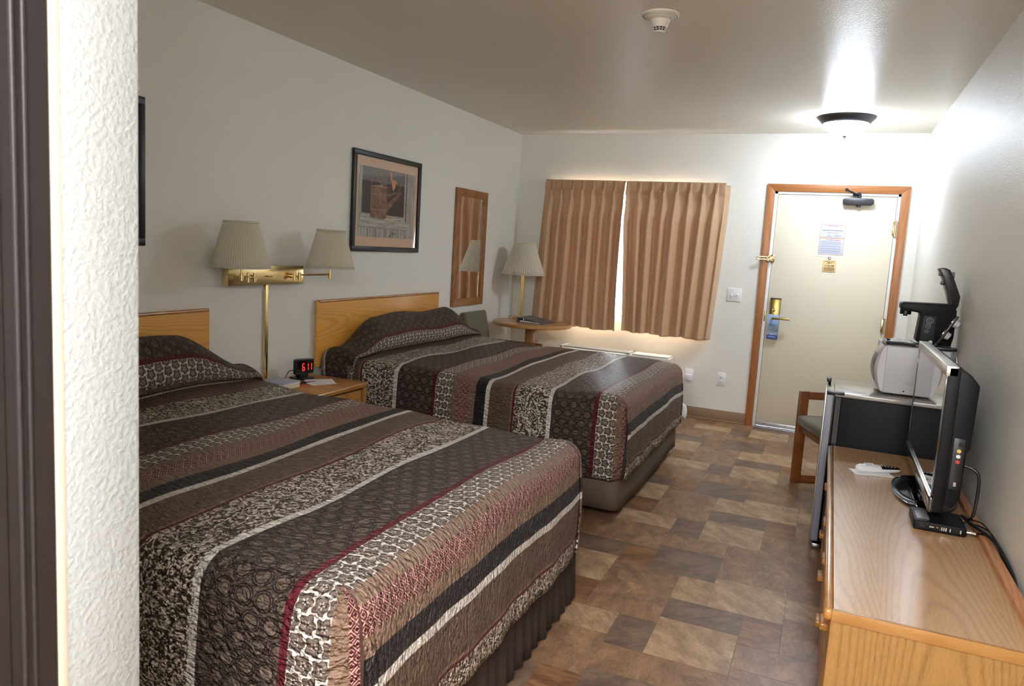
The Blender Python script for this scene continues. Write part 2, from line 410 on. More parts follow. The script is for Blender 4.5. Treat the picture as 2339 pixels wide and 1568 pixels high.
    t.set(color=col, rough=.42, sheen=0, spec=.3); t.bump(h, 1.0, .016)
    return t.m

# floor tiles: five slate tones
def slate(name, a, b, seed, gl=.28):
    t = NT(name); v = t.mapping(t.coord(), (1, 1, 1), loc=(seed * 3.1, seed * 1.7, 0), rot=(0, 0, seed * .8))
    n1 = t.noise(t.mapping(v, (7, 12, 1)), 1, 6, .65, .5); n2 = t.noise(v, 70, 5, .75); n3 = t.noise(t.mapping(v, (26, 80, 1)), 1, 5, .75, .5)
    f = t.ma('ADD', t.ma('MULTIPLY', n1, .9), t.ma('ADD', t.ma('MULTIPLY', n2, .25), t.ma('MULTIPLY', n3, .5)))
    c = t.ramp(f, [(.55, C3(*[x * .82 for x in b])), (.82, C3(*b)), (1.0, C3(*a)), (1.0, C3(*a))])
    c = t.ramp(t.ma('MULTIPLY', f, .62), [(.30, C3(*[x * .72 for x in b])), (.46, C3(*b)), (.58, C3(*a)), (.72, C3(*[min(255, x * 1.18) for x in a]))])
    t.set(color=c, rough=t.ma('ADD', gl, t.ma('MULTIPLY', n2, .15)), spec=.4); t.bump(t.ma('ADD', n3, n1), .18, .0015); return t.m
SL = [slate('slate_cream', (178, 150, 118), (148, 119, 90), 1), slate('slate_brown', (154, 120, 90), (122, 93, 70), 2), slate('slate_charcoal', (124, 102, 84), (98, 79, 66), 3),
      slate('slate_rust', (144, 104, 70), (110, 76, 52), 4), slate('slate_umber', (148, 115, 86), (116, 88, 66), 5), plain('floor_grout', (120, 100, 82), .6)]

# ------------------------------------------------------------------ the setting
Y0 = -1.9
fl = MB(); fl.box(-.1, W + .1, Y0 - .1, D + .25, -.06, -.0015, mi=5)
cu, ru, bx, by = .1525, .061, 2.37 - 3 * .1525, 2.55
kinds = {}
def tile(c0, c1, r0_, r1_, tone):
    x0, x1, y0, y1 = bx + c0 * cu, bx + c1 * cu, by + r0_ * ru, by + r1_ * ru
    x0, x1, y0, y1 = max(x0, -.05), min(x1, W + .05), max(y0, Y0), min(y1, D)
    if x1 - x0 < .004 or y1 - y0 < .004: return
    g = .0009
    fl.quad([(x0 + g, y0 + g, 0), (x1 - g, y0 + g, 0), (x1 - g, y1 - g, 0), (x0 + g, y1 - g, 0)], mi=tone)
TA = [0, 1, 0, 1, 4]; SA = [2, 4, 2, 4, 1]; SM = [0, 3, 1, 0, 3]; TB = [2, 1, 4, 1, 0]; SB = [1, 0, 4, 0, 1]; DS = [2, 3, 2, 1, 4]
for s_ in range(-12, 14):
    q = s_ % 5
    for w_ in range(-7, 8):
        c, r = -2 * s_, 4 * s_ + 20 * w_
        if not (-20 < 3 + c < 30): continue
        tile(3 + c, 5 + c, r, r + 5, TA[q]); tile(3 + c, 5 + c, r + 5, r + 8, SA[q]); tile(3 + c, 4 + c, r + 8, r + 12, SM[q])
        tile(2 + c, 4 + c, r + 12, r + 17, TB[q]); tile(2 + c, 4 + c, r + 17, r + 20, SB[q]); tile(2 + c, 3 + c, r, r + 4, DS[q])
struct('floor', fl, SL, auto=False)
struct('ceiling', MB().box(-.15, W + .15, Y0 - .15, D + .3, H, H + .1), M_ceil)
struct('wall_left', MB().box(-.12, 0, Y0 - .1, D + .13, -.02, H + .02), M_wall)
struct('wall_right', MB().box(W, W + .12, Y0 - .1, D + .13, -.02, H + .02), M_wallR)
struct('wall_near', MB().box(-.05, W + .05, Y0 - .1, Y0, -.02, H + .02), M_wall)
# window wall with openings for the window and the door
WX0, WX1, WZ0, WZ1 = .42, 1.82, .80, 2.02
DX0, DX1, DZ1 = 2.351, 3.312, 2.034
wb = MB(); T = .14
for x0, x1, z0, z1 in ((-.02, WX0, -.02, H + .02), (WX0, WX1, -.02, WZ0), (WX0, WX1, WZ1, H + .02), (WX1, DX0, -.02, H + .02), (DX0, DX1, DZ1, H + .02), (DX1, W + .02, -.02, H + .02)):
    wb.box(x0, x1, D, D + T, z0, z1)
struct('wall_back', wb, M_wall)
# partition stub on the left with its end face towards the room
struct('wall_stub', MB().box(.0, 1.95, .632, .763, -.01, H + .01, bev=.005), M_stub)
bb = MB(); bb.box(.002, 2.291, D - .010, D, .0, .1, bev=.003); bb.box(.002, 2.291, D - .022, D, .0, .012, bev=.004)
struct('baseboard_back', bb, M_base)
struct('baseboard_left', MB().box(0, .010, .76, D - .02, 0, .1, bev=.003), M_base)
struct('baseboard_right', MB().box(W - .010, W, .0, D - .02, 0, .1, bev=.003), M_base)

# window
wr = bpy.data.objects.new('window_1', None); COL.objects.link(wr); wr.location = ((WX0 + WX1) / 2, D + .07, WZ0); wr['kind'] = 'structure'
fm = MB(); g = .045
for a in ((WX0, WX1, WZ0, WZ0 + g), (WX0, WX1, WZ1 - g, WZ1), (WX0, WX0 + g, WZ0, WZ1), (WX1 - g, WX1, WZ0, WZ1), (1.095, 1.145, WZ0, WZ1)):
    fm.box(a[0], a[1], D + .05, D + .1, a[2], a[3], bev=.004)
obj('window_frame', fm, M_frame_w, wr)
obj('window_sill', MB().box(WX0 + .001, WX1 - .001, D + .002, D + .05, WZ0, WZ0 + .012, bev=.003), M_frame_w, wr)
obj('window_pane', MB().box(WX0 + g, WX1 - g, D + .072, D + .078, WZ0 + g, WZ1 - g), glass('window_glass'), wr)

# ------------------------------------------------------------------ entry door
dr = bpy.data.objects.new('door_1', None); COL.objects.link(dr); dr.location = (2.834, D, 0); dr['kind'] = 'structure'
t_ = MB()
for x0, x1, z0, z1, mi, poly in ((2.293, 2.355, 0, 2.095, 0, 1), (3.308, 3.370, 0, 2.095, 0, 1), (2.293, 3.370, 2.033, 2.095, 1, 2)):
    if poly == 1:
        inner = x1 if x0 < 3 else x0; outer = x0 if x0 < 3 else x1
        t_.prism([(outer, 0), (inner, 0), (inner, 2.033), (outer, 2.095)], FR(0, D, 0, (1, 0, 0), (0, 0, 1)), .018, bev=.002, mi=0)
    else:
        t_.prism([(2.293, 2.0955), (2.355, 2.0335), (3.308, 2.0335), (3.370, 2.0955)], FR(0, D, 0, (1, 0, 0), (0, 0, 1)), .018, bev=.002, mi=1)
obj('door_trim', t_, [M_trim, M_trim_x], dr)
t_ = MB()
t_.box(2.355, 2.381, D - .008, D + .10, 0, 2.034, bev=.002); t_.box(3.285, 3.308, D - .008, D + .10, 0, 2.034, bev=.002); t_.box(2.355, 3.308, D - .008, D + .10, 2.012, 2.034, bev=.002)
obj('door_frame', t_, M_frame_w, dr)
t_ = MB(); t_.box(2.372, 3.294, D + .045, D + .09, .01, 2.03)
obj('door_rebate', t_, plain('dark_gap', (30, 30, 34), .8), dr)
obj('door_slab', MB().box(2.384, 3.282, D - .004, D + .044, .016, 2.008, bev=.002), M_door, dr)
t_ = MB(); t_.box(2.384, 3.282, D - .010, D - .003, .022, .052, bev=.002); t_.box(2.356, 3.307, D - .03, D + .03, 0.0, .008, bev=.003)
for k in range(5): t_.cyl((2.45 + k * .18, D - .013, .037), (2.45 + k * .18, D - .009, .037), .004, mi=1)
obj('door_sweep', t_, [metal('sweep_aluminium', (214, 218, 226), .35), M_black], dr, label='aluminium sweep and threshold')
for z in (1.762, .975, .22):
    hb = MB(); hb.box(3.272, 3.30, D - .012, D - .005, z - .055, z + .055, bev=.001); hb.cyl((3.290, D - .018, z - .06), (3.290, D - .018, z + .06), .008, n=14)
    for q in (-.062, .055): hb.cyl((3.290, D - .018, z + q), (3.290, D - .018, z + q + .008), .0095, n=14)
    obj('hinge', hb, M_brass, dr)
# lock
lp = MB(); lp.box(2.408, 2.492, D - .030, D - .004, .78, 1.132, bev=.006, mi=0); lp.box(2.406, 2.494, D - .033, D - .004, 1.124, 1.136, bev=.003, mi=1)
lk = obj('lock_case', lp, [M_abrass, plain('brown_plastic', (84, 60, 54), .4)], dr)
tb = MB(); tb.box(2.437, 2.452, D - .046, D - .03, 1.022, 1.052, bev=.005); tb.cyl((2.4445, D - .034, 1.037), (2.4445, D - .029, 1.037), .014)
obj('thumb_turn', tb, M_brass, lk)
lv = MB(); lv.cyl((2.436, D - .07, .962), (2.436, D - .03, .962), .011); lv.tube([(2.436, D - .068, .962), (2.47, D - .074, .964), (2.53, D - .076, .966), (2.575, D - .072, .966)], .0085, n=12)
obj('lever_handle', lv, M_abrass, lk)
obj('strike_plate', MB().box(2.366, 2.376, D - .011, D - .008, .93, 1.02, bev=.001), M_abrass, dr)
pe = MB(); pe.lathe([(.010, 0), (.011, .004), (.006, .005)], M=FR(2.833, D - .004, 1.499, (1, 0, 0), (0, 0, 1))); pe.cyl((2.833, D - .0075, 1.499), (2.833, D - .0085, 1.499), .006, mi=1)
obj('peephole', pe, [M_chrome, M_white], dr)
# swing-bar guard
sb = thing('swing_bar_guard', 'polished brass swing bar door guard on the left door frame', 'door guard', (2.36, D - .02, 1.468))
p_ = MB()
for ox in (2.352, 2.387):
    for sgn in (-1, 1):
        p_.lathe([(.0001, 0), (.018, 0), (.018, .004), (.014, .007), (.0001, .007)], M=FR(ox, D - .018 if ox < 2.37 else D - .010, 1.468 + sgn * .017, (1, 0, 0), (0, 0, 1)), n=20)
p_.box(2.335, 2.405, D - .021, D - .012, 1.448, 1.488, bev=.003)
obj('mounting_plate', p_, M_brass, sb)
p_ = MB(); p_.tube([(2.345, D - .034, 1.478), (2.30, D - .05, 1.479), (2.268, D - .06, 1.478), (2.258, D - .064, 1.468), (2.268, D - .06, 1.458), (2.30, D - .05, 1.457), (2.345, D - .034, 1.458)], .004, n=10); p_.cyl((2.345, D - .03, 1.452), (2.345, D - .03, 1.484), .008)
obj('swing_loop', p_, M_brass, sb); p_ = MB(); p_.cyl((2.392, D - .045, 1.468), (2.392, D - .02, 1.468), .004); p_.lathe([(.0001, .008), (.006, .006), (.008, 0), (.006, -.006), (.0001, -.008)], c=(2.392, D - .048, 1.468), n=16)
obj('ball_knob', p_, M_brass, sb)
# door closer
dc = thing('door_closer', 'dark grey door closer with folded arm at top of entry door', 'door closer', (3.0, D - .03, 1.96))
p_ = MB(); oct_ = [(2.885, 1.955), (2.898, 1.940), (3.100, 1.934), (3.113, 1.946), (3.113, 1.975), (3.100, 1.990), (2.898, 1.996), (2.885, 1.982)]
p_.prism([(a, b) for a, b in [(2.885, 1.950), (2.9, 1.937), (3.10, 1.937), (3.115, 1.950), (3.115, 1.978), (3.10, 1.991), (2.9, 1.991), (2.885, 1.978)]], FR(0, D - .006, 0, (1, 0, 0), (0, 0, 1)), .052, bev=.003)
p_.cyl((3.005, D - .032, 1.92), (3.005, D - .032, 1.94), .016)
p_.cyl((3.005, D - .032, 1.99), (3.005, D - .032, 2.012), .013)
obj('closer_body', p_, M_bronze, dc)
p_ = MB(); A = Vector((3.005, D - .032, 2.014)); B = Vector((2.905, D - .10, 2.05)); Cc = Vector((2.975, D - .022, 2.028))
p_.tube([A, B], .0065, n=8, smooth_path=False); p_.tube([B, Cc], .0055, n=8, smooth_path=False); p_.cyl(B - Vector((0, 0, .012)), B + Vector((0, 0, .012)), .011); p_.box(2.955, 3.01, D - .028, D - .016, 2.012, 2.04, bev=.002)
p_.cyl(A - Vector((0, 0, .006)), A + Vector((0, 0, .012)), .014)
obj('closer_arm', p_, M_black, dc)
# notices
nt = thing('evacuation_notice', 'white laminated fire evacuation notice taped to the entry door', 'notice', (2.835, D - .008, 1.51))
XR, ZU = (1, 0, 0), (0, 0, 1)
N = lambda x, z, off: FR(x, D - .0045 - off, z, XR, ZU)
obj('laminate_sheet', MB().prism([(2.722, 1.508), (2.946, 1.508), (2.946, 1.797), (2.722, 1.797)], FR(0, D - .0042, 0, XR, ZU), .0012), plain('laminate', (208, 208, 204), .15, coat=.5), nt)
obj('tan_border', MB().prism([(2.738, 1.524), (2.930, 1.524), (2.930, 1.783), (2.738, 1.783)], FR(0, D - .0055, 0, XR, ZU), .0004), plain('tan_card', (206, 170, 136), .5), nt)
M_pp = plain('print_white', (204, 206, 220), .5, spec=.2)
def rr(x0, x1, z0, z1, r=.008):
    P = []
    for cx, cz, a0 in ((x1 - r, z0 + r, -90), (x1 - r, z1 - r, 0), (x0 + r, z1 - r, 90), (x0 + r, z0 + r, 180)):
        for k in range(5): a = math.radians(a0 + k * 22.5); P.append((cx + r * math.cos(a), cz + r * math.sin(a)))
    return P
pn = MB(); pn.prism(rr(2.743, 2.925, 1.668, 1.779), FR(0, D - .0060, 0, XR, ZU), .0004); pn.prism(rr(2.743, 2.925, 1.529, 1.658), FR(0, D - .0060, 0, XR, ZU), .0004)
obj('printed_panel', pn, M_pp, nt)
M_redi, M_ink, M_blki = plain('red_ink', (176, 70, 84), .5), plain('grey_ink', (120, 120, 140), .5), plain('black_ink', (40, 34, 34), .5)
TM = lambda x, z: FR(x, D - .0066, z, XR, ZU)
text('heading', 'In An Emergency Do Not Use Elevators\nUSE EXIT STAIRS', .0095, TM(2.835, 1.766), M_redi, nt, bold=True)
text('heading', 'Fire Safety Procedures', .0115, TM(2.845, 1.648), M_redi, nt, bold=True)
pl = MB()
for k in range(9): pl.prism([(2.757 + k * .0175, 1.731), (2.7735 + k * .0175, 1.731), (2.7735 + k * .0175, 1.745), (2.757 + k * .0175, 1.745)], FR(0, D - .0064, 0, XR, ZU), .0002, mi=0)
pl.prism([(2.755, 1.724), (2.915, 1.724), (2.915, 1.729), (2.755, 1.729)], FR(0, D - .0064, 0, XR, ZU), .0003, mi=1)
pl.prism([(2.862, 1.722), (2.874, 1.722), (2.874, 1.731), (2.862, 1.731)], FR(0, D - .0064, 0, XR, ZU), .0004, mi=2)
obj('floor_plan', pl, [plain('plan_grey', (214, 216, 226), .5), M_ink, plain('plan_orange', (190, 130, 90), .5)], nt)
ln = MB()
def line(x0, x1, z, h=.0016, mi=0): ln.prism([(x0, z), (x1, z), (x1, z + h), (x0, z + h)], FR(0, D - .0064, 0, XR, ZU), .0002, mi=mi)
line(2.785, 2.885, 1.708, mi=1); line(2.79, 2.88, 1.703, mi=1)
for z in (1.688, 1.684, 1.680): line(2.80, 2.822, z); line(2.85, 2.90, z)
line(2.792, 2.835, 1.674); line(2.86, 2.885, 1.673); line(2.755, 2.90, 1.6705, .0008)
for k, z in enumerate((1.637, 1.631, 1.627, 1.618, 1.614, 1.604, 1.595, 1.591, 1.580, 1.575, 1.571, 1.560, 1.556, 1.552, 1.543, 1.539)):
    line(2.752, 2.80 if k == 0 else (2.905 if k % 3 else 2.918), z)
obj('printed_lines', ln, [M_ink, M_redi], nt)
sg = thing('checkout_sign', 'small tan check-out time sign below the peephole on the entry door', 'sign', (2.836, D - .006, 1.384))
obj('sign_plate', MB().prism(rr(2.785, 2.888, 1.384, 1.482, .010), FR(0, D - .0042, 0, XR, ZU), .003, bev=.0006), plain('tan_sign', (232, 196, 140), .4), sg)
TS = lambda x, z: FR(x, D - .0076, z, XR, ZU)
text('sign_text', 'CHECK-OUT\nTIME IS', .0135, TS(2.8365, 1.4645), M_blki, sg, bold=True); text('sign_text', '11:00 AM', .0185, TS(2.8365, 1.4345), M_blki, sg, bold=True)
text('sign_text', 'ANY GUEST REMAINING\nAFTER CHECK-OUT TIME\nWILL BE CHARGED FOR\nAN ADDITIONAL DAY', .0075, TS(2.8365, 1.4075), M_blki, sg, bold=True)
# door hanger
hg = thing('door_hanger', 'blue door hanger card hanging from the lever handle', 'door hanger', (2.447, D - .05, .785))
def hang_mat():
    t = NT('hanger_print'); x, y, z = t.sep(t.coord())
    c = t.ramp(t.ma('ADD', t.ma('MULTIPLY', z, 4.5), t.ma('MULTIPLY', t.noise(t.coord(), 60, 3), .12)),
               [(0.0, C3(28, 66, 150)), (.22, C3(28, 66, 150)), (.24, C3(150, 172, 190)), (.38, C3(104, 124, 140)), (.5, C3(150, 170, 190)), (.66, C3(140, 182, 226)), (1.0, C3(176, 208, 240))])
    t.set(color=c, rough=.35); return t.m
hang = [(2.402, .785), (2.490, .785), (2.490, .995), (2.402, .995)]
obj('card', MB().prism(hang, FR(0, D - .0365, 0, XR, ZU), .0008), hang_mat(), hg)
text('card_text', 'GREAT', .024, FR(2.446, D - .0376, .905, XR, ZU), plain('navy_ink', (34, 52, 92), .5), hg, sx=.9)
lnh = MB(); ln = lnh
for z, a, b in ((.925, 2.42, 2.46), (.892, 2.415, 2.478), (.884, 2.425, 2.465)): ln.prism([(a, z), (b, z), (b, z + .002), (a, z + .002)], FR(0, D - .0374, 0, XR, ZU), .0002)
obj('card_lines', lnh, M_ink, hg)
lnh = MB()
for z, a, b in ((.822, 2.425, 2.465), (.802, 2.418, 2.474)): lnh.prism([(a, z), (b, z), (b, z + .003), (a, z + .003)], FR(0, D - .0374, 0, XR, ZU), .0002)
obj('card_footer', lnh, M_paper, hg)

# ------------------------------------------------------------------ switch, outlets
sw = thing('light_switch', 'white double light switch plate between curtain and door', 'light switch', (2.103, D, 1.08))
obj('wall_plate', MB().box(2.042, 2.162, D - .007, D, 1.078, 1.192, bev=.003), M_white, sw)
for k, x in enumerate((2.079, 2.126)):
    o = MB(); o.box(x - .005, x + .005, D - .0085, D - .006, 1.122, 1.147, bev=.001); o.box(x - .004, x + .004, D - .018, D - .007, 1.134 if k else 1.124, 1.146 if k else 1.132, bev=.001)
    for z in (1.104, 1.165): o.cyl((x, D - .0082, z), (x, D - .006, z), .0032, n=10, mi=1)
    obj('toggle', o, [M_white, M_silver], sw)
def outlet(x, z, label):
    t = thing('wall_outlet', label, 'outlet', (x, D, z - .055), group=None)
    obj('wall_plate', MB().box(x - .036, x + .036, D - .006, D, z - .057, z + .057, bev=.003), M_white, t)
    o = MB()
    for q in (-.02, .02):
        o.lathe([(.0001, .0), (.017, .0), (.017, .003), (.015, .004), (.0001, .004)], M=FR(x, D - .005, z + q, XR, ZU), n=24)
        for dx in (-.006, .006): o.box(x + dx - .001, x + dx + .001, D - .0095, D - .009, z + q - .001, z + q + .006, mi=1)
        o.cyl((x, D - .0095, z + q - .007), (x, D - .009, z + q - .007), .0025, n=10, mi=1)
    obj('receptacle', o, [M_white, M_black], t); return t
outlet(2.058, .379, 'white duplex outlet in the clear wall beside the door')
outlet(1.775, .379, 'white duplex outlet near the foot of the far bed with an adapter plugged in')
pg = MB(); pg.box(1.745, 1.80, D - .045, D - .0085, .335, .395, bev=.008)
tag(obj('power_adapter', pg, M_white, at=None), 'white power adapter plugged into the outlet behind the far bed', 'adapter')
# smoke detector
sx_, sy_ = 2.05, 3.372
sd = thing('smoke_detector', 'white round smoke detector on the ceiling', 'smoke detector', (sx_, sy_, H))
o = MB(); o.lathe([(.0001, 0), (.083, 0), (.083, -.006), (.079, -.010), (.075, -.0125), (.0745, -.009), (.072, -.009), (.0715, -.014), (.067, -.0165), (.0665, -.012), (.064, -.012), (.0635, -.018), (.054, -.024), (.040, -.026)], c=(sx_, sy_, H), n=64)
obj('base_plate', o, plain('detector_white', (222, 216, 202), .4), sd)
o = MB(); o.lathe([(.045, -.024), (.041, -.034), (.033, -.056), (.031, -.058)], c=(sx_, sy_, H), n=48); o.lathe([(.024, -.074), (.020, -.079), (.0001, -.080)], c=(sx_, sy_, H), n=48)
for z, r in ((-.0655, .0285), (-.0735, .0245)): o.lathe([(r + .001, z + .001), (r + .0005, z - .001), (r - .002, z)], c=(sx_, sy_, H), n=48)
for k in range(12):
    a = 2 * PI * k / 12 + .2; o.tube([(sx_ + .031 * math.cos(a), sy_ + .031 * math.sin(a), H - .057), (sx_ + .0245 * math.cos(a), sy_ + .0245 * math.sin(a), H - .075)], .0016, n=6, smooth_path=False)
obj('sensor_chamber', o, MATS['detector_white'], sd)
o = MB(); o.lathe([(.0001, -.056), (.027, -.057), (.0215, -.074), (.0001, -.074)], c=(sx_, sy_, H), n=32); o.lathe([(.0785, -.0095), (.0635, -.0118)], c=(sx_, sy_, H), n=48)
obj('vent_screen', o, M_black, sd)

# ------------------------------------------------------------------ dome lamps
def dome(name, label, x, y, strength, group=None):
    t = thing(name, label, 'ceiling light', (x, y, H), group=group)
    o = MB(); o.lathe([(.0001, 0), (.196, 0), (.196, -.008), (.188, -.016), (.178, -.026), (.170, -.036), (.160, -.044), (.155, -.048), (.147, -.046), (.147, -.03), (.0001, -.03)], c=(x, y, H), n=72)
    obj('rim', o, M_bronze, t)
    o = MB(); pr = [(.149, -.044)]
    for k in range(1, 13): a = PI / 2 * k / 12; pr.append((max(.0001, .149 * math.cos(a)), -.044 - .088 * math.sin(a)))
    o.lathe(pr, c=(x, y, H), n=56); obj('glass_dome', o, glow('lit_dome_glass_%s' % name, (228, 240, 255), strength), t)
    o = MB(); o.lathe([(.0001, -.130), (.016, -.131), (.014, -.136), (.006, -.140), (.004, -.143), (.007, -.147), (.005, -.151), (.0001, -.152)], c=(x, y, H), n=24)
    obj('finial', o, M_bronze, t); return t
dome('ceiling_light', 'lit frosted dome ceiling light with dark rim by the door', 2.847, 5.955, DOME_ENTRY)
ff = thing('fluorescent_fill', 'unseen long fluorescent ceiling light added as fill over the entrance to the alcove', 'ceiling light', (2.80, -.70, H))  # unseen fixture, added long and soft to fill the beds and left wall
obj('housing', MB().box(2.15, 3.42, -.85, -.55, H - .03, H, bev=.004), M_white, ff)
obj('diffuser', MB().box(2.17, 3.40, -.84, -.56, H - .085, H - .03, bev=.02), glow('fill_wrap_lens', (244, 246, 255), FLUOR_FILL), ff)
vl = thing('vanity_fill', 'unseen long fluorescent vanity light added as fill on the wall behind the viewer', 'wall lamp', (2.3, Y0, 1.95))  # unseen fixture, added to brighten faces turned toward the camera
obj('housing', MB().box(1.5, 3.1, Y0, Y0 + .03, 1.93, 2.13, bev=.004), M_white, vl)
obj('diffuser', MB().box(1.52, 3.08, Y0 + .03, Y0 + .12, 1.945, 2.115, bev=.02), glow('fill_acrylic', (255, 246, 232), VANITY_FILL), vl)

# ------------------------------------------------------------------ dark door casing on the stub wall
dcas = bpy.data.objects.new('door_2', None); COL.objects.link(dcas); dcas.location = (1.4, .60, 0); dcas['kind'] = 'structure'
M_dark = plain('dark_brown_enamel', (44, 38, 37), .42, spec=.35)
o = MB(); o.box(1.80, 1.952, .50, .6315, 0, H, bev=.004)
for ya_, yb_, xx_ in ((.5815, .5875, 1.957), (.5955, .6015, 1.956), (.50, .568, 1.955)): o.box(1.90, xx_, ya_, yb_, 0, H, bev=.0028, seg=3)
obj('door_jamb', o, M_dark, dcas)
o = MB(); o.box(.90, 1.80, .606, .6315, .01, 2.12, bev=.003); obj('door_panel', o, M_dark, dcas)
struct('trim_1', MB().box(1.94, 1.9508, .6316, .6465, 0, H, bev=.002), plain('tan_corner_caulk', (206, 192, 170), .6))

# ------------------------------------------------------------------ curtains
def curtain(x0, x1, xb0, xb1, npl, seed, label, gap_side):
    t = thing('curtain', label, 'curtain', ((x0 + x1) / 2, D - .1, .73), group=None)
    rnd = random.Random(seed); zt, zb = 2.088, .728
    ph = [rnd.uniform(-.12, .12) for _ in range(npl + 1)]; am = [rnd.uniform(.75, 1.2) for _ in range(npl + 1)]; dr_ = [rnd.uniform(-.35, .35) for _ in range(npl + 1)]
    nu, nv = npl * 40, 90
    def fn(a, b):
        s = a * npl; z = zt + (zb - zt) * b
        i = min(int(s + .5), npl); k = s - i                       # nearest pleat and offset -.5..+.5
        bb = max(0, (b - .06) / .94)
        fall = min(1, bb * 5)
        # the fold swings sideways as it falls
        sway = (dr_[i] * bb + ph[i]) * fall * (1 - abs(2 * k) ** 2) * .45
        w = 1 - abs(2 * k)
        body = math.sin(max(0, w) * PI / 2) ** (1.7 + 9 * math.exp(-(b - .06) * 14))
        y = -(.012 + .056 * am[i] * max(fall, .55) * body + .010 * bb)
        if b < .075:                                               # pinched heading: three narrow ridges per pleat
            m = b / .075; wd = .15 - .07 * m
            rid = (.5 + .5 * math.cos(k * 2 * PI / (wd * .66))) * math.exp(-(k / wd) ** 4)
            y = -(.010 + .030 * (.35 + .65 * m) * rid + .012 * math.exp(-(k / .12) ** 2) * m + .007 * (.5 - .5 * math.cos(2 * PI * abs(k))) )
        elif b < .12:
            m = (b - .075) / .045; y = (1 - m) * -(.010 + .042 * math.exp(-(k / .08) ** 2)) + m * y
        xs = x0 + (x1 - x0) * a; xe = xb0 + (xb1 - xb0) * a; x = xs + (xe - xs) * bb ** 1.2 + sway * (x1 - x0) / npl
        if gap_side:                                               # inner edge parts a little lower down
            edge = a if gap_side > 0 else 1 - a
            x -= gap_side * .022 * max(0, (edge - .85) / .15) ** 2 * math.sin(min(1, max(0, (b - .3) / .6)) * PI * .5)
        oe = a if gap_side > 0 else 1 - a
        if oe < .04: y *= oe / .04; y += (.058) * (1 - oe / .04)
        z2 = z + .006 * math.sin(s * 2.3 + seed) * b - .012 * a * b
        return (x, D - .055 + y + .004 * math.sin(7 * b + s), z2)
    o = MB(); o.grid(fn, nu, nv); cl = obj('curtain_panel', o, M_curt, t, auto=False)
    md = cl.modifiers.new('thickness', 'SOLIDIFY'); md.thickness = .0015
    return t
curtain(.268, 1.072, .215, 1.102, 8, 3, 'left pinch-pleated tan curtain panel behind the table lamp', 1)
curtain(1.088, 1.992, 1.135, 1.935, 8, 8, 'right pinch-pleated tan curtain panel nearest the door', -1)
rd = MB(); rd.box(.27, 1.99, D - .058, D - .036, 2.066, 2.084, bev=.004); rd.box(.30, .33, D - .06, D, 2.05, 2.09, bev=.003); rd.box(1.93, 1.96, D - .06, D, 2.05, 2.09, bev=.003)
tag(obj('curtain_rail', rd, M_white), 'white curtain rail above the window behind the pleats', 'curtain rail')
for x, lb in ((1.085, 'left'), (1.125, 'right')):
    o = MB(); o.tube([(x, D - .115, 2.03), (x - .004, D - .135, 1.6), (x - .002, D - .135, 1.12)], .0018, n=6); o.cyl((x - .002, D - .135, 1.08), (x - .002, D - .135, 1.12), .003)
    tag(obj('curtain_wand', o, plain('clear_plastic_rod', (214, 204, 190), .2)), 'thin curtain wand hanging at the centre of the curtains, the %s one' % lb, 'curtain wand')

# ------------------------------------------------------------------ heating unit under the window
pt = thing('wall_heater', 'long cream wall heater unit under the window behind the far bed', 'heater', (1.1, D - .12, .1))
o = MB(); o.box(.585, 1.635, D - .235, D, .14, .535, bev=.015); obj('cabinet', o, plain('cream_enamel', (206, 200, 184), .4), pt)
o = MB()
for k in range(7): o.box(.63, 1.24, D - .20 + k * .026, D - .188 + k * .026, .535, .549, bev=.002)
o.box(.60, .63, D - .225, D - .01, .533, .552, bev=.004); o.box(1.24, 1.27, D - .225, D - .01, .533, .552, bev=.004)
obj('air_grille', o, plain('grille_grey', (176, 170, 158), .4), pt)
obj('control_lid', MB().box(1.29, 1.62, D - .22, D - .02, .533, .546, bev=.004), plain('lid_cream', (200, 196, 184), .5), pt)

# ------------------------------------------------------------------ pictures and mirror on the left wall
def picture_parts(name, label, y0, y1, z0, z1, art):
    t = thing(name, label, 'picture', (0, (y0 + y1) / 2, z0))
    fw = .034; X = .022
    o = MB()
    for a in ((y0, y1, z0, z0 + fw), (y0, y1, z1 - fw, z1), (y0, y0 + fw, z0 + fw, z1 - fw), (y1 - fw, y1, z0 + fw, z1 - fw)):
        o.box(.001, X, a[0], a[1], a[2], a[3], bev=.003)
    obj('picture_frame', o, plain('black_frame', (24, 24, 26), .4), t)
    obj('mat_board', MB().box(.004, .008, y0 + fw - .004, y1 - fw + .004, z0 + fw - .004, z1 - fw + .004), plain('peach_mat', (222, 190, 162), .8), t)
    art(t, y0 + fw + .035, y1 - fw - .035, z0 + fw + .062, z1 - fw - .062)
    obj('glass_pane', MB().box(.0125, .0135, y0 + fw - .004, y1 - fw + .004, z0 + fw - .004, z1 - fw + .004), glass('picture_glass', rough=.03, ior=1.45), t)
    return t
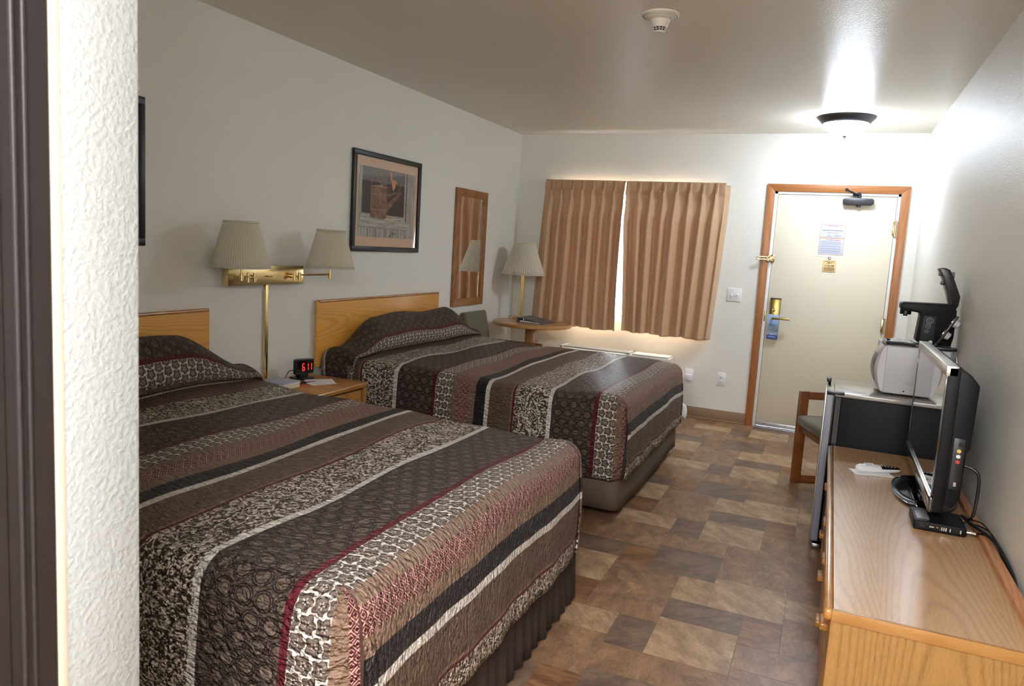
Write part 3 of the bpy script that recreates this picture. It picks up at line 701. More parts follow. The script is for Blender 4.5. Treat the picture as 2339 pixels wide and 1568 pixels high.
def art_can(t, y0, y1, z0, z1):
    w, h = y1 - y0, z1 - z0
    greyw = NT('weathered_board_print'); v = greyw.coord(); n = greyw.noise(greyw.mapping(v, (1, 60, 5)), 1, 4, .7)
    greyw.set(color=greyw.ramp(n, [(.3, C3(112, 110, 104)), (.5, C3(164, 161, 152)), (.7, C3(206, 203, 194))]), rough=.5)
    sill = NT('weathered_sill_print'); v = sill.coord(); n = sill.noise(sill.mapping(v, (1, 5, 60)), 1, 4, .7)
    sill.set(color=sill.ramp(n, [(.3, C3(120, 118, 110)), (.5, C3(176, 173, 164)), (.7, C3(214, 210, 200))]), rough=.5)
    canm = NT('rusty_can_print'); v = canm.coord(); n = canm.noise(v, 18, 4, .6)
    canm.set(color=canm.ramp(n, [(.3, C3(76, 52, 36)), (.55, C3(128, 92, 64)), (.75, C3(166, 132, 100))]), rough=.5)
    ms = [greyw.m, plain('dark_interior_print', (48, 34, 32), .5), sill.m, canm.m, plain('can_rim_print', (142, 120, 100), .5), plain('dried_flower_print', (206, 142, 100), .5),
          plain('wall_above_print', (104, 104, 108), .5), plain('stem_print', (168, 148, 130), .5), plain('shadow_line_print', (44, 40, 38), .5)]
    Mx = lambda k: FR(.0080 + k * .0003, y0, z0, (0, 1, 0), (0, 0, 1))
    o = MB()
    def P(pts, mi, k): o.prism([(a * w, b * h) for a, b in pts], Mx(k), .0003, mi=mi)
    P([(0, 0), (1, 0), (1, 1), (0, 1)], 0, 0)
    P([(.06, .22), (.80, .22), (.80, 1), (.06, 1)], 1, 1)
    P([(.06, .80), (.80, .80), (.80, 1), (.06, 1)], 6, 2)
    P([(.0, .15), (.92, .13), (.92, .235), (.05, .28)], 2, 2); P([(.05, .28), (.82, .235), (.80, .33), (.06, .34)], 2, 2)
    P([(.02, .145), (.92, .125), (.92, .13), (.02, .15)], 8, 3)
    for a in (.16, .30, .46, .60, .76): P([(a, 0), (a + .006, 0), (a + .006, .125), (a, .125)], 8, 3)
    P([(.83, .26), (.845, .26), (.845, 1), (.83, 1)], 8, 2)
    # can body, base, rim, spout, handle
    P([(.20, .29), (.44, .27), (.48, .30), (.48, .76), (.20, .74)], 3, 4)
    P([(.44, .33), (.76, .70), (.70, .71), (.44, .46)], 3, 5); P([(.47, .60), (.72, .70), (.70, .72), (.47, .64)], 3, 5)
    for z in (.40, .62): P([(.20, z), (.48, z), (.48, z + .012), (.20, z + .012)], 4, 6)
    P([(.19, .735), (.34, .72), (.50, .745), (.34, .765)], 4, 6)
    P([(.66, .69), (.69, .69), (.74, .80), (.71, .81)], 3, 6)
    for k in range(22):
        a0 = PI * k / 22; a1 = PI * (k + 1) / 22
        P([(.33 + .13 * math.cos(a0), .76 + .15 * math.sin(a0)), (.33 + .13 * math.cos(a1), .76 + .15 * math.sin(a1)), (.33 + .12 * math.cos(a1), .76 + .14 * math.sin(a1)), (.33 + .12 * math.cos(a0), .76 + .14 * math.sin(a0))], 4, 6)
    for a, b in ((.28, .90), (.36, .95), (.42, .88), (.48, .86), (.53, .84)): P([(.37, .74), (.378, .74), (a + .006, b), (a, b)], 7, 7)
    P([(.53, .86), (.58, .79), (.66, .83), (.62, .87), (.565, .86), (.55, .97), (.52, .99)], 5, 8); P([(.55, .84), (.63, .84), (.62, .76), (.58, .70), (.56, .77)], 5, 9)
    P([(.48, .295), (.56, .285), (.60, .30), (.52, .315)], 5, 8)
    for k in range(14):
        a0 = 2 * PI * k / 14; a1 = 2 * PI * (k + 1) / 14
        P([(.63 + .028 * math.cos(a0), .065 + .02 * math.sin(a0)), (.63 + .028 * math.cos(a1), .065 + .02 * math.sin(a1)), (.63 + .02 * math.cos(a1), .065 + .013 * math.sin(a1)), (.63 + .02 * math.cos(a0), .065 + .013 * math.sin(a0))], 8, 5)
    P([(.52, .02), (.53, .015), (.61, .06), (.60, .065)], 8, 5)
    obj('print', o, ms, t, auto=False)
def art_plain(t, y0, y1, z0, z1):
    o = MB(); o.box(.008, .0085, y0, y1, z0, z1); obj('print', o, plain('dim_print', (90, 84, 78), .5), t)
picture_parts('framed_picture', 'black framed print of a rusty watering can on a wooden sill', 3.952, 4.788, 1.354, 2.007, art_can)
picture_parts('framed_picture', 'black framed picture at the left edge above the near bed', 1.56, 2.40, 1.353, 2.004, art_plain)
mr = thing('wall_mirror', 'narrow oak framed mirror on the left wall by the corner', 'mirror', (0, 5.65, .91))
y0, y1, z0, z1, fw = 5.364, 5.937, .914, 1.892, .062
o = MB()
for poly, mi in (([(y0, z0), (y1, z0), (y1 - fw, z0 + fw), (y0 + fw, z0 + fw)], 1), ([(y0, z1), (y0 + fw, z1 - fw), (y1 - fw, z1 - fw), (y1, z1)], 1),
                 ([(y0, z0), (y0 + fw, z0 + fw), (y0 + fw, z1 - fw), (y0, z1)], 0), ([(y1, z0), (y1, z1), (y1 - fw, z1 - fw), (y1 - fw, z0 + fw)], 0)):
    o.prism(poly, FR(.001, 0, 0, (0, 1, 0), (0, 0, 1)), .022, bev=.002, mi=mi)
obj('mirror_frame', o, [M_mir, M_mir_y], mr)
tm = NT('silvered_glass'); tm.set(color=(.93, .94, .93, 1), metal=1.0, rough=.01)
obj('mirror_glass', MB().box(.006, .012, y0 + fw - .004, y1 - fw + .004, z0 + fw - .004, z1 - fw + .004), tm.m, mr)

# ------------------------------------------------------------------ headboards
def headboard(y0, y1, label):
    t = MB(); pts = []
    r = .02
    t.prism([(y0, .64), (y1, .64), (y1, 1.045 - r), (y1 - r * .3, 1.045 - r * .3), (y1 - r, 1.045), (y0 + r * .3, 1.045), (y0, 1.045 - r * .3)], FR(.012, 0, 0, (0, 1, 0), (0, 0, 1)), .026, bev=.006, seg=3)
    root = thing('headboard', label, 'headboard', (.0, (y0 + y1) / 2, .64))
    obj('panel', t, M_oak, root)
    e = MB(); e.box(.010, .042, y0 + .004, y1 - .004, 1.034, 1.052, bev=.008, seg=3); obj('top_edge', e, M_oak_edge, root)
    b = MB(); b.box(.003, .013, y0 + .15, y1 - .15, .70, .95); obj('wall_cleat', b, M_oak_side, root)
    return root
headboard(1.27, 2.764, 'oak headboard on the wall above the near bed')
headboard(3.615, 5.108, 'oak headboard on the wall above the far bed')

# ------------------------------------------------------------------ beds
def ss(x): x = max(0, min(1, x)); return x * x * (3 - 2 * x)
def bed(y0, y1, xf, zt, u0, qname, lab_bed, lab_quilt, ruffled, cshift, fskew):
    t = thing('bed', lab_bed, 'bed', (.06, (y0 + y1) / 2, 0))
    o = MB(); o.box(.07, xf - .09, y0 + .07, y1 - .07, .40, zt - .03, bev=.06, seg=4); obj('mattress', o, fabric('mattress_ticking', (214, 208, 196)), t)
    o = MB(); o.box(.07, xf - .10, y0 + .085, y1 - .085, .16, .40, bev=.02); obj('box_spring', o, M_skirt, t)
    for px in (.16, xf - .22):
        for py in (y0 + .18, y1 - .18): obj('leg', MB().cyl((px, py, 0), (px, py, .165), .025), M_black, t)
    # skirt: foot and both sides
    sk = MB(); zb, ztp = (.012 if ruffled else .045), .40
    xe, ya, yb = xf - .012, y0 + .03, y1 - .03
    path = []; n = 170
    rc = .05
    L1 = xe - .1
    def pt(s):
        # runs from near side head -> near-foot corner -> foot -> far corner -> far head
        Wd = yb - ya; tot = 2 * (L1 - rc) + (Wd - 2 * rc) + PI * rc; d = s * tot
        if d < L1 - rc: return (.1 + d, ya), (0, -1)
        d -= L1 - rc
        if d < PI / 2 * rc: a = d / rc; return (xe - rc + rc * math.sin(a), ya + rc - rc * math.cos(a)), (math.sin(a), -math.cos(a))
        d -= PI / 2 * rc
        if d < Wd - 2 * rc: return (xe, ya + rc + d), (1, 0)
        d -= Wd - 2 * rc
        if d < PI / 2 * rc: a = d / rc; return (xe - rc + rc * math.cos(a), yb - rc + rc * math.sin(a)), (math.cos(a), math.sin(a))
        d -= PI / 2 * rc; return (xe - rc - d, yb), (0, 1)
    def skf(a, b):
        (x, y), (nx, ny) = pt(a); z = ztp + (zb - ztp) * b
        w = (.008 * math.sin(a * 460) + .004 * math.sin(a * 197 + 1)) if ruffled else .0035 * math.sin(a * 60)
        w = w * b - .012 * (1 - b)
        z += (.012 * math.sin(a * 23) * b if not ruffled else 0)
        return (x + nx * w, y + ny * w, z)
    sk.grid(skf, 900 if ruffled else 300, 6); so = obj('bed_skirt', sk, M_skirt if ruffled else M_skirt2, t, auto=False)
    md = so.modifiers.new('thickness', 'SOLIDIFY'); md.thickness = .002
    # quilt
    q = MB(); r = .078; zh = .235
    # pillow profile (x, dz)
    P = [(.050, .05), (.056, .12), (.085, .19), (.135, .232), (.19, .215), (.235, .165), (.262, .105), (.268, .05), (.245, .014)]
    arc = [0]
    for i in range(1, len(P)): arc.append(arc[-1] + math.dist(P[i], P[i - 1]))
    ue = cshift                                    # cloth coordinate where the pillow tucks
    prof = [(x, dz, ue - (arc[-1] - a), 1.0) for (x, dz), a in zip(P, arc)]
    prof += [(.225, .008, ue + .02, .9), (.228, .003, .215, .3), (.25, 0.0, .25, 0.0)]
    # subdivide (catmull) the pillow section
    S = []
    for i in range(len(prof) - 1):
        a = prof[max(i - 1, 0)]; b = prof[i]; c = prof[i + 1]; d = prof[min(i + 2, len(prof) - 1)]
        for k in range(4):
            tt = k / 4
            S.append(tuple(.5 * ((2 * b[m]) + (c[m] - a[m]) * tt + (2 * a[m] - 5 * b[m] + 4 * c[m] - d[m]) * tt * tt + (3 * b[m] - a[m] - 3 * c[m] + d[m]) * tt ** 3) if m != 2 else b[m] + (c[m] - b[m]) * tt for m in range(4)))
    S.append(prof[-1])
    nx = 84
    for k in range(1, nx + 1): x = .25 + (xf - r - .25) * k / nx; S.append((x, 0.0, x, 0.0))
    def Bp(y):   # pillow cross profile
        m = ss((y - (y0 + .02)) / .28); n_ = ss(((y1 + .00) - y) / .42)
        return (.30 + .70 * m) * (.22 + .78 * n_) * (1 + .04 * math.sin(y * 9))
    def yedge(i):
        x = S[i][0]; f = ss(1 - x / .62) * (1 if x < .62 else 0)
        return y0 + r * .5 - .17 * f * .8, y1 - r * .5 + .11 * f - fskew * x / xf
    def sag(x, y):
        e = .010 * math.sin(x * 5.1 + y * 2) * math.sin(y * 4.3) + .004 * math.sin(x * 17 + y * 9)
        return e
    ny = 64
    def top(i, b):
        x, dz, uc, wt = S[i]; ya_, yb_ = yedge(i)
        ya2, yb2 = ya_ + r * .5, yb_ - r * .5; y = ya2 + (yb2 - ya2) * b
        xx = x
        crown = -.007 * ss(abs(2 * b - 1) ** 3) + .022 * ss(1 - x / 1.3) * (1 if x < 1.3 else 0)
        return (xx, y, zt + dz * Bp(y) + sag(x, y) * (1 - wt * .5) + crown), (uc, y)
    n_i = len(S) - 1
    q.grid(lambda a, b: top(round(a * n_i), b)[0], n_i, ny, uvfn=lambda a, b: top(round(a * n_i), b)[1])
    # drop profile: cloth arc m -> (outward, down fraction, arc length)
    dl = [(0, 0)]
    for k in range(1, 7): a = PI / 2 * k / 6; dl.append((r * math.sin(a), r * (1 - math.cos(a))))
    dh = zt - zh
    for k in range(1, 15): dl.append((r + .010 * math.sin(k / 14 * PI) + .012 * k / 14, r + (dh - r) * k / 14))
    al = [0]
    for i in range(1, len(dl)): al.append(al[-1] + math.dist(dl[i], dl[i - 1]))
    nm = len(dl) - 1
    def wave(s, m): return (.006 * math.sin(s * 11) + .004 * math.sin(s * 29 + 1.3)) * (m / nm) ** 1.5
    def side(i, m, sg):
        p, uv = top(i, 0 if sg < 0 else 1); out, dn = dl[m]; zt_i = p[2]; z = zt_i - dn * (zt_i - zh) / dh
        x, wt = S[i][0], S[i][3]
        back = ss(1 - x / .30) * .012
        yy = p[1] + sg * (out + wave(uv[0], m) - (.10 * ss(1 - x / .55) * (m / nm) * (1 if sg < 0 else .4)))
        return (x + (.0 if x > .1 else 0), yy, z), (uv[0], uv[1] + sg * al[m])
    for sg in (-1, 1):
        q.grid(lambda a, b: side(round(a * n_i), round(b * nm), sg)[0], n_i, nm, uvfn=lambda a, b: side(round(a * n_i), round(b * nm), sg)[1])
    def foot(b, m):
        p, uv = top(n_i, b); out, dn = dl[m]
        return (p[0] + out * 1.0 + wave(p[1], m), p[1], p[2] - dn * (p[2] - zh) / dh), (uv[0] + al[m], uv[1])
    q.grid(lambda a, b: foot(b, round(a * nm))[0], nm, ny, uvfn=lambda a, b: foot(b, round(a * nm))[1])
    for sg, bb in ((-1, 0), (1, 1)):
        p, uv = top(n_i, bb)
        def corner(a, b, sg=sg, p=p, uv=uv):
            th = a * PI / 2; m = round(b * nm); out, dn = dl[m]
            wf = m / nm
            fold = 1 + wf * (.16 if a < .26 else (-.10 if a < .5 else .05 * math.sin(a * 9))) * (1 if sg < 0 else .5)
            o1 = out * fold
            w1, w2 = wave(uv[0], m), wave(p[1], m)
            return (p[0] + math.cos(th) * (o1 + w2), p[1] + sg * math.sin(th) * (o1 + w1), p[2] - dn * (p[2] - zh) / dh)
        def cuv(a, b, sg=sg, uv=uv):
            m = round(b * nm)
            return (uv[0] + al[m], uv[1] + sg * a * .12) if a < .26 else (uv[0] + (1 - a) * .13, uv[1] + sg * al[m])
        q.grid(corner, 28, nm, uvfn=cuv)
    b_ = obj('bedspread', q, quilt_mat(qname, u0), auto=False, merge=True, at=(.06, (y0 + y1) / 2, zh))
    md = b_.modifiers.new('thickness', 'SOLIDIFY'); md.thickness = .006; md.offset = -1
    tag(b_, lab_quilt, 'bedspread')
    return t
bed(1.20, 2.865, 2.03, .70, 1.59, 'quilt_near', 'near bed with ruffled dark brown skirt, cut off by the left wall stub', 'striped brown and burgundy quilt on the near bed', True, 0.03, .07)
bed(3.74, 5.42, 1.945, .688, 1.507, 'quilt_far', 'far bed with flat brown skirt, nearer the window', 'striped brown and burgundy quilt on the far bed by the window', False, -.085, .02)
o = MB(); o.grid(lambda a, b: (1.955 + .035 * a + .01 * math.sin(b * 3), 5.335 + .02 * a, .395 - .10 * b - .03 * a), 4, 6)
qt = obj('care_label', o, M_paper, auto=False); md = qt.modifiers.new('thickness', 'SOLIDIFY'); md.thickness = .0008
tag(qt, 'small white paper label at the foot corner of the far bed', 'label')

# ------------------------------------------------------------------ nightstand and its things
NZ = .615; ny0, ny1, nx1 = 2.985, 3.535, .465
ns = thing('nightstand', 'oak nightstand between the two beds', 'nightstand', (.24, (ny0 + ny1) / 2, 0))
o = MB(); o.box(.012, nx1 - .02, ny0 + .01, ny0 + .03, .06, NZ - .028); o.box(.012, nx1 - .02, ny1 - .03, ny1 - .01, .06, NZ - .028); o.box(.012, .022, ny0 + .01, ny1 - .01, .06, NZ - .028); o.box(.012, nx1 - .02, ny0 + .01, ny1 - .01, .06, .08)
o.box(.012, nx1 - .03, ny0 + .03, ny1 - .03, .36, .375)
obj('body', o, M_oak_side, ns)
obj('table_top', MB().box(.010, nx1 - .014, ny0 + .002, ny1 - .002, NZ - .028, NZ, bev=.004), M_oak_front, ns)
obj('front_edge', MB().box(nx1 - .022, nx1, ny0, ny1, NZ - .03, NZ + .001, bev=.010, seg=3), M_oak_edge, ns)
obj('end_edge', MB().box(nx1 - .02, nx1 - .004, ny1 - .03, ny1 - .002, .06, NZ - .028, bev=.004), M_oak_edge, ns)
d_ = obj('drawer', MB().box(nx1 - .035, nx1 - .016, ny0 + .035, ny1 - .04, .39, NZ - .04, bev=.003), M_oak_front, ns)
obj('drawer_pull', MB().box(nx1 - .017, nx1 + .012, (ny0 + ny1) / 2 - .06, (ny0 + ny1) / 2 + .06, .47, .495, bev=.006), M_oak_edge, d_)
obj('plinth', MB().box(.02, nx1 - .05, ny0 + .02, ny1 - .02, 0, .062), M_oak_side, ns)
# clock, turned toward the near bed
ck = thing('alarm_clock', 'black alarm clock with red digits on the nightstand', 'clock', (.115, 3.375, NZ), rz=0)
ang = math.radians(-14); ca, sa = math.cos(ang), math.sin(ang)
Mk = Matrix.Translation((.12, 3.375, NZ)) @ Matrix.Rotation(ang, 4, 'Z')          # local x = front, y = width
o = MB(); body = [(-.02, .0), (.026, .0)]
prof = []
bm_pts = [(.024, -.062), (.024, .062), (.006, .062)] + [(.006 - .034 * math.sin(PI * k / 10), .062 * math.cos(PI * k / 10)) for k in range(1, 10)] + [(.006, -.062)]
o.prism(bm_pts, Mk @ Matrix.Translation((0, 0, .032)), .082, bev=.0015)
obj('clock_body', o, M_black, ck)
o = MB(); o.prism([(.045, -.052), (.045, .052), (-.04, .058), (-.04, -.058)], Mk, .012, bev=.003); o.prism([(.020, -.03), (.020, .03), (-.02, .03), (-.02, -.03)], Mk @ Matrix.Translation((0, 0, .011)), .024, bev=.003)
obj('clock_base', o, M_black, ck)
o = MB(); o.prism([(.0242, -.060), (.0242, .060), (.0258, .060), (.0258, -.060)], Mk @ Matrix.Translation((0, 0, .034)), .078); obj('clock_face', o, M_gloss, ck)
M_led = glow('red_led', (255, 40, 44), 1.0)
seg = {'6': 'afgedc', '1': 'bc'}
sgp = dict(a=(0, 1, 1, 1), b=(1, .5, 1, 1), c=(1, 0, 1, .5), d=(0, 0, 1, 0), e=(0, 0, 0, .5), f=(0, .5, 0, 1), g=(0, .5, 1, .5))
for ch, yy in (('6', -.016), ('1', .010), ('1', .033)):
    o = MB()
    for s_ in seg[ch]:
        a, b, c, d = sgp[s_]; y_a, z_a, y_b, z_b = yy + a * .013, .052 + b * .040, yy + c * .013, .052 + d * .040
        hw = .0022
        if abs(y_a - y_b) < 1e-6: o.prism([(y_a - hw, z_a + .002), (y_a + hw, z_a + .002), (y_a + hw, z_b - .002), (y_a - hw, z_b - .002)], Mk @ FR(.0258, 0, 0, (0, 1, 0), (0, 0, 1)), .0005)
        else: o.prism([(y_a + .001, z_a - hw), (y_b - .001, z_a - hw), (y_b - .001, z_a + hw), (y_a + .001, z_a + hw)], Mk @ FR(.0258, 0, 0, (0, 1, 0), (0, 0, 1)), .0005)
    obj('digit', o, M_led, ck, label='red glowing digit')
o = MB(); P0 = Mk @ Vector((-.02, -.045, .05)); o.tube([P0, P0 + Vector((-.01, -.025, -.002)), P0 + Vector((-.015, -.045, -.03)), P0 + Vector((-.02, -.05, -.0475))], .0022, n=8); obj('power_cord', o, M_black, ck)
def sheet(name, label, cat, cx, cy, z, w, h, ang, th=.0006, m=None, lines=0, group=None):
    M = Matrix.Translation((cx, cy, z)) @ Matrix.Rotation(ang, 4, 'Z')
    t = thing(name, label, cat, (cx, cy, z), group=group)
    o = MB(); o.prism([(-w / 2, -h / 2), (w / 2, -h / 2), (w / 2, h / 2), (-w / 2, h / 2)], M, th); obj('sheet', o, m or M_paper, t)
    if lines:
        o = MB(); rnd = random.Random(int(cx * 1e4))
        for k in range(lines):
            yy = h / 2 - .012 - k * (h - .02) / lines; ww = (w - .02) * rnd.uniform(.55, 1)
            o.prism([(-w / 2 + .01, yy), (-w / 2 + .01 + ww, yy), (-w / 2 + .01 + ww, yy + .0016), (-w / 2 + .01, yy + .0016)], M @ Matrix.Translation((0, 0, th)), .0001)
        obj('printed_lines', o, M_ink, t)
    return t
sheet('paper_card', 'lower white printed card on the nightstand, sticking out below the other', 'paper', .285, 3.34, NZ + .0008, .15, .10, math.radians(62), lines=7)
sheet('paper_card', 'upper white printed card on the nightstand, in front of the clock', 'paper', .245, 3.375, NZ + .0018, .16, .11, math.radians(46), lines=8)
o = MB(); o.cyl((.19, 3.225, NZ + .0055), (.225, 3.285, NZ + .0055), .0045, n=12); o.cyl((.225, 3.285, NZ + .0055), (.25, 3.335, NZ + .008), .003, .001, n=12)
tag(obj('pen', o, plain('navy_pen', (34, 34, 66), .3), at=(.22, 3.28, NZ)), 'dark blue pen lying beside the printed cards on the nightstand', 'pen')
o = MB(); o.box(.10, .27, 3.035, 3.175, NZ + .001, NZ + .026, bev=.002, mi=0); bk = thing('book', 'cream book lying on the nightstand under a notepad', 'book', (.185, 3.105, NZ))
obj('pages', o, plain('cream_pages', (224, 218, 190), .8), bk)
obj('cover', MB().box(.097, .273, 3.032, 3.178, NZ + .026, NZ + .030, bev=.001), plain('pale_cover', (232, 230, 222), .5), bk)
tag(obj('notepad', MB().box(.105, .265, 3.045, 3.185, NZ + .0305, NZ + .037, bev=.001), plain('lilac_grey_paper', (176, 176, 196), .6), at=None), 'lilac grey notepad lying on the cream book', 'notepad')

# ------------------------------------------------------------------ sconce
sc_ = thing('wall_sconce', 'brass double swing-arm wall lamp with two pleated shades above the nightstand', 'wall lamp', (0, 3.165, 1.16))
obj('back_plate', MB().box(.001, .046, 2.872, 3.458, 1.160, 1.262, bev=.003), M_brass, sc_)
o = MB(); o.cyl((.046, 3.165, 1.205), (.058, 3.165, 1.205), .004, n=12); o.box(.056, .062, 3.150, 3.182, 1.202, 1.209, bev=.002); obj('rotary_switch', o, M_abrass, sc_)
def arm(yp, elbow, end, zc):
    o = MB(); o.cyl((.046, yp, 1.205), (.066, yp, 1.205), .012); o.cyl((.075, yp, 1.180), (.075, yp, 1.228), .010); o.cyl((.046, yp, 1.205), (.075, yp, 1.205), .007)
    e = Vector(elbow); o.tube([(.075, yp, 1.205), e], .0055, smooth_path=False); o.cyl(e - Vector((0, 0, .022)), e + Vector((0, 0, .022)), .010)
    n_ = Vector(end); o.tube([e + Vector((0, 0, .008)), n_ + Vector((0, 0, .008))], .0055, smooth_path=False); o.cyl(n_ - Vector((0, 0, .018)), n_ + Vector((0, 0, .02)), .010)
    o.cyl(n_, (n_.x, n_.y, zc), .006); o.cyl((n_.x, n_.y, zc - .02), (n_.x, n_.y, zc + .05), .016)
    return obj('swing_arm', o, M_brass, sc_)
def pleated(x, y, zb, zt_, rb, rt, n=72, amp=.014, tilt=(0, 0), parent=None):
    o = MB(); M = Matrix.Translation((x, y, zb)) @ Matrix.Rotation(tilt[0], 4, 'X') @ Matrix.Rotation(tilt[1], 4, 'Y'); h = zt_ - zb; pr = []
    for k in range(9): f = k / 8; pr.append((rb + (rt - rb) * f, h * f))
    o.lathe(pr, M=M, n=n * 6, amp=amp, lobes=n); s_ = obj('lamp_shade', o, M_shade, parent, auto=False)
    md = s_.modifiers.new('thickness', 'SOLIDIFY'); md.thickness = .0012
    for r_, hh, nm_ in ((rb * 1.005, 0, 'bottom_trim'), (rt * 1.01, h, 'top_trim')):
        o = MB(); o.lathe([(r_ + .002, hh - .004), (r_ + .0035, hh), (r_ + .002, hh + .004), (r_ - .002, hh + .003), (r_ - .002, hh - .003), (r_ + .002, hh - .004)], M=M, n=64); obj(nm_, o, M_shade, s_)
    return s_
arm(3.03, (.11, 2.945, 1.205), (.165, 2.84, 1.215), 1.33)
arm(3.345, (.085, 3.375, 1.205), (.175, 3.535, 1.212), 1.33)
pleated(.165, 2.833, 1.268, 1.490, .142, .081, parent=sc_, tilt=(.02, .01))
pleated(.178, 3.532, 1.258, 1.476, .140, .079, parent=sc_)
o = MB(); o.box(.001, .016, 3.180, 3.207, NZ + .01, 1.163, bev=.002); tag(obj('cord_cover', o, M_brass, at=None), 'thin vertical brass cord cover running down from the double wall lamp', 'cord cover')

# ------------------------------------------------------------------ round table, lamp, binder
TZ = .77; tx, ty, tr = .42, 6.17, .36
rt = thing('round_table', 'round oak pedestal table in the corner under the curtain', 'table', (tx, ty, 0))
o = MB(); o.lathe([(.0001, TZ), (tr - .006, TZ), (tr, TZ - .006), (tr, TZ - .024), (tr - .006, TZ - .030), (.0001, TZ - .030)], c=(tx, ty, 0), n=72); obj('table_top', o, M_table, rt)
o = MB(); o.box(tx - .05, tx + .05, ty - .05, ty + .05, .03, TZ - .03, bev=.012, seg=2, M=Matrix.Translation((tx, ty, 0)) @ Matrix.Rotation(.12, 4, 'Z') @ Matrix.Translation((-tx, -ty, 0))); obj('pedestal', o, M_table_side, rt)
for k in range(2):
    o = MB(); o.box(tx - .21, tx + .21, ty - .03, ty + .03, 0, .045, bev=.008, M=Matrix.Translation((tx, ty, 0)) @ Matrix.Rotation(.12 + k * PI / 2, 4, 'Z') @ Matrix.Translation((-tx, -ty, 0))); obj('foot', o, M_table_side, rt)
lx, ly = .235, 6.33
tl = thing('table_lamp', 'brass table lamp with pleated ivory shade on the round table', 'lamp', (lx, ly, TZ))
o = MB(); o.lathe([(.0001, 0), (.072, 0), (.074, .004), (.074, .022), (.070, .027), (.030, .030), (.012, .034), (.0001, .034)], c=(lx, ly, TZ), n=56); obj('base', o, M_brass, tl)
o = MB()
for dx, dy in ((-.009, 0), (.009, 0), (0, .008)): o.cyl((lx + dx, ly + dy, TZ + .03), (lx + dx, ly + dy, TZ + .455), .0085, n=18)
obj('stem', o, M_brass, tl)
pleated(lx, ly, 1.188, 1.472, .200, .096, n=72, parent=tl)
o = MB(); o.box(lx - .020, lx + .002, ly + .024, ly + .026, .86, .99, bev=.0008, mi=0); o.box(lx - .016, lx - .002, ly + .0262, ly + .0266, .875, .91, mi=1); o.box(lx - .014, lx - .004, ly + .0262, ly + .0266, .95, .965, mi=1)
o.tube([(lx - .009, ly + .014, 1.0), (lx - .009, ly + .025, .985)], .001, n=6, mi=1)
obj('hang_tag', o, [plain('navy_tag', (36, 52, 110), .4), M_paper], tl, label='navy blue tag hanging on the stem')
o = MB(); o.tube([(lx - .07, ly + .03, TZ + .008), (lx - .12, ly + .12, TZ + .004), (.012, 6.56, TZ - .03), (.008, 6.58, .5), (.008, 6.58, .2), (.02, 6.58, .02)], .0022, n=8)
tag(obj('lamp_cord', o, plain('brass_cord', (170, 148, 104), .4)), 'thin cord running from the table lamp down the corner wall', 'cord')
# binder: wedge
bd = thing('ring_binder', 'grey ring binder lying on the round table', 'binder', (.47, 6.12, TZ))
Mb = Matrix.Translation((.385, 6.10, TZ)) @ Matrix.Rotation(math.radians(-6), 4, 'Z')
M_bind = plain('grey_vinyl', (92, 88, 92), .35)
o = MB(); Lb, Wb = .29, .22
o.prism([(0, 0), (.012, 0), (.012, .045), (0, .045)], Mb @ FR(-.06, .20, 0, (1, 0, 0), (0, 0, 1)), .26, bev=.002)
obj('spine', o, M_bind, bd)
o = MB(); o.prism([(0, 0), (.25, 0), (.25, .004), (0, .004)], Mb @ FR(-.05, .20, 0, (1, 0, 0), (0, 0, 1)), .26, bev=.001); obj('lower_cover', o, M_bind, bd)
o = MB(); o.prism([(0, .041), (.25, .006), (.25, .010), (0, .045)], Mb @ FR(-.05, .20, 0, (1, 0, 0), (0, 0, 1)), .26, bev=.001); obj('upper_cover', o, M_bind, bd)
for yy in (-.02, .07, .16):
    o = MB(); o.lathe([(.013, -.0015), (.016, 0), (.013, .0015), (.012, 0), (.013, -.0015)], M=Mb @ FR(-.024, yy, .021, (1, 0, 0), (0, 0, 1)), n=20); obj('ring', o, M_chrome, bd)
o = MB(); o.prism([(-.035, .005), (.18, .005), (.18, .010), (-.035, .016)], Mb @ FR(0, .19, 0, (1, 0, 0), (0, 0, 1)), .24); obj('pages', o, M_paper, bd)

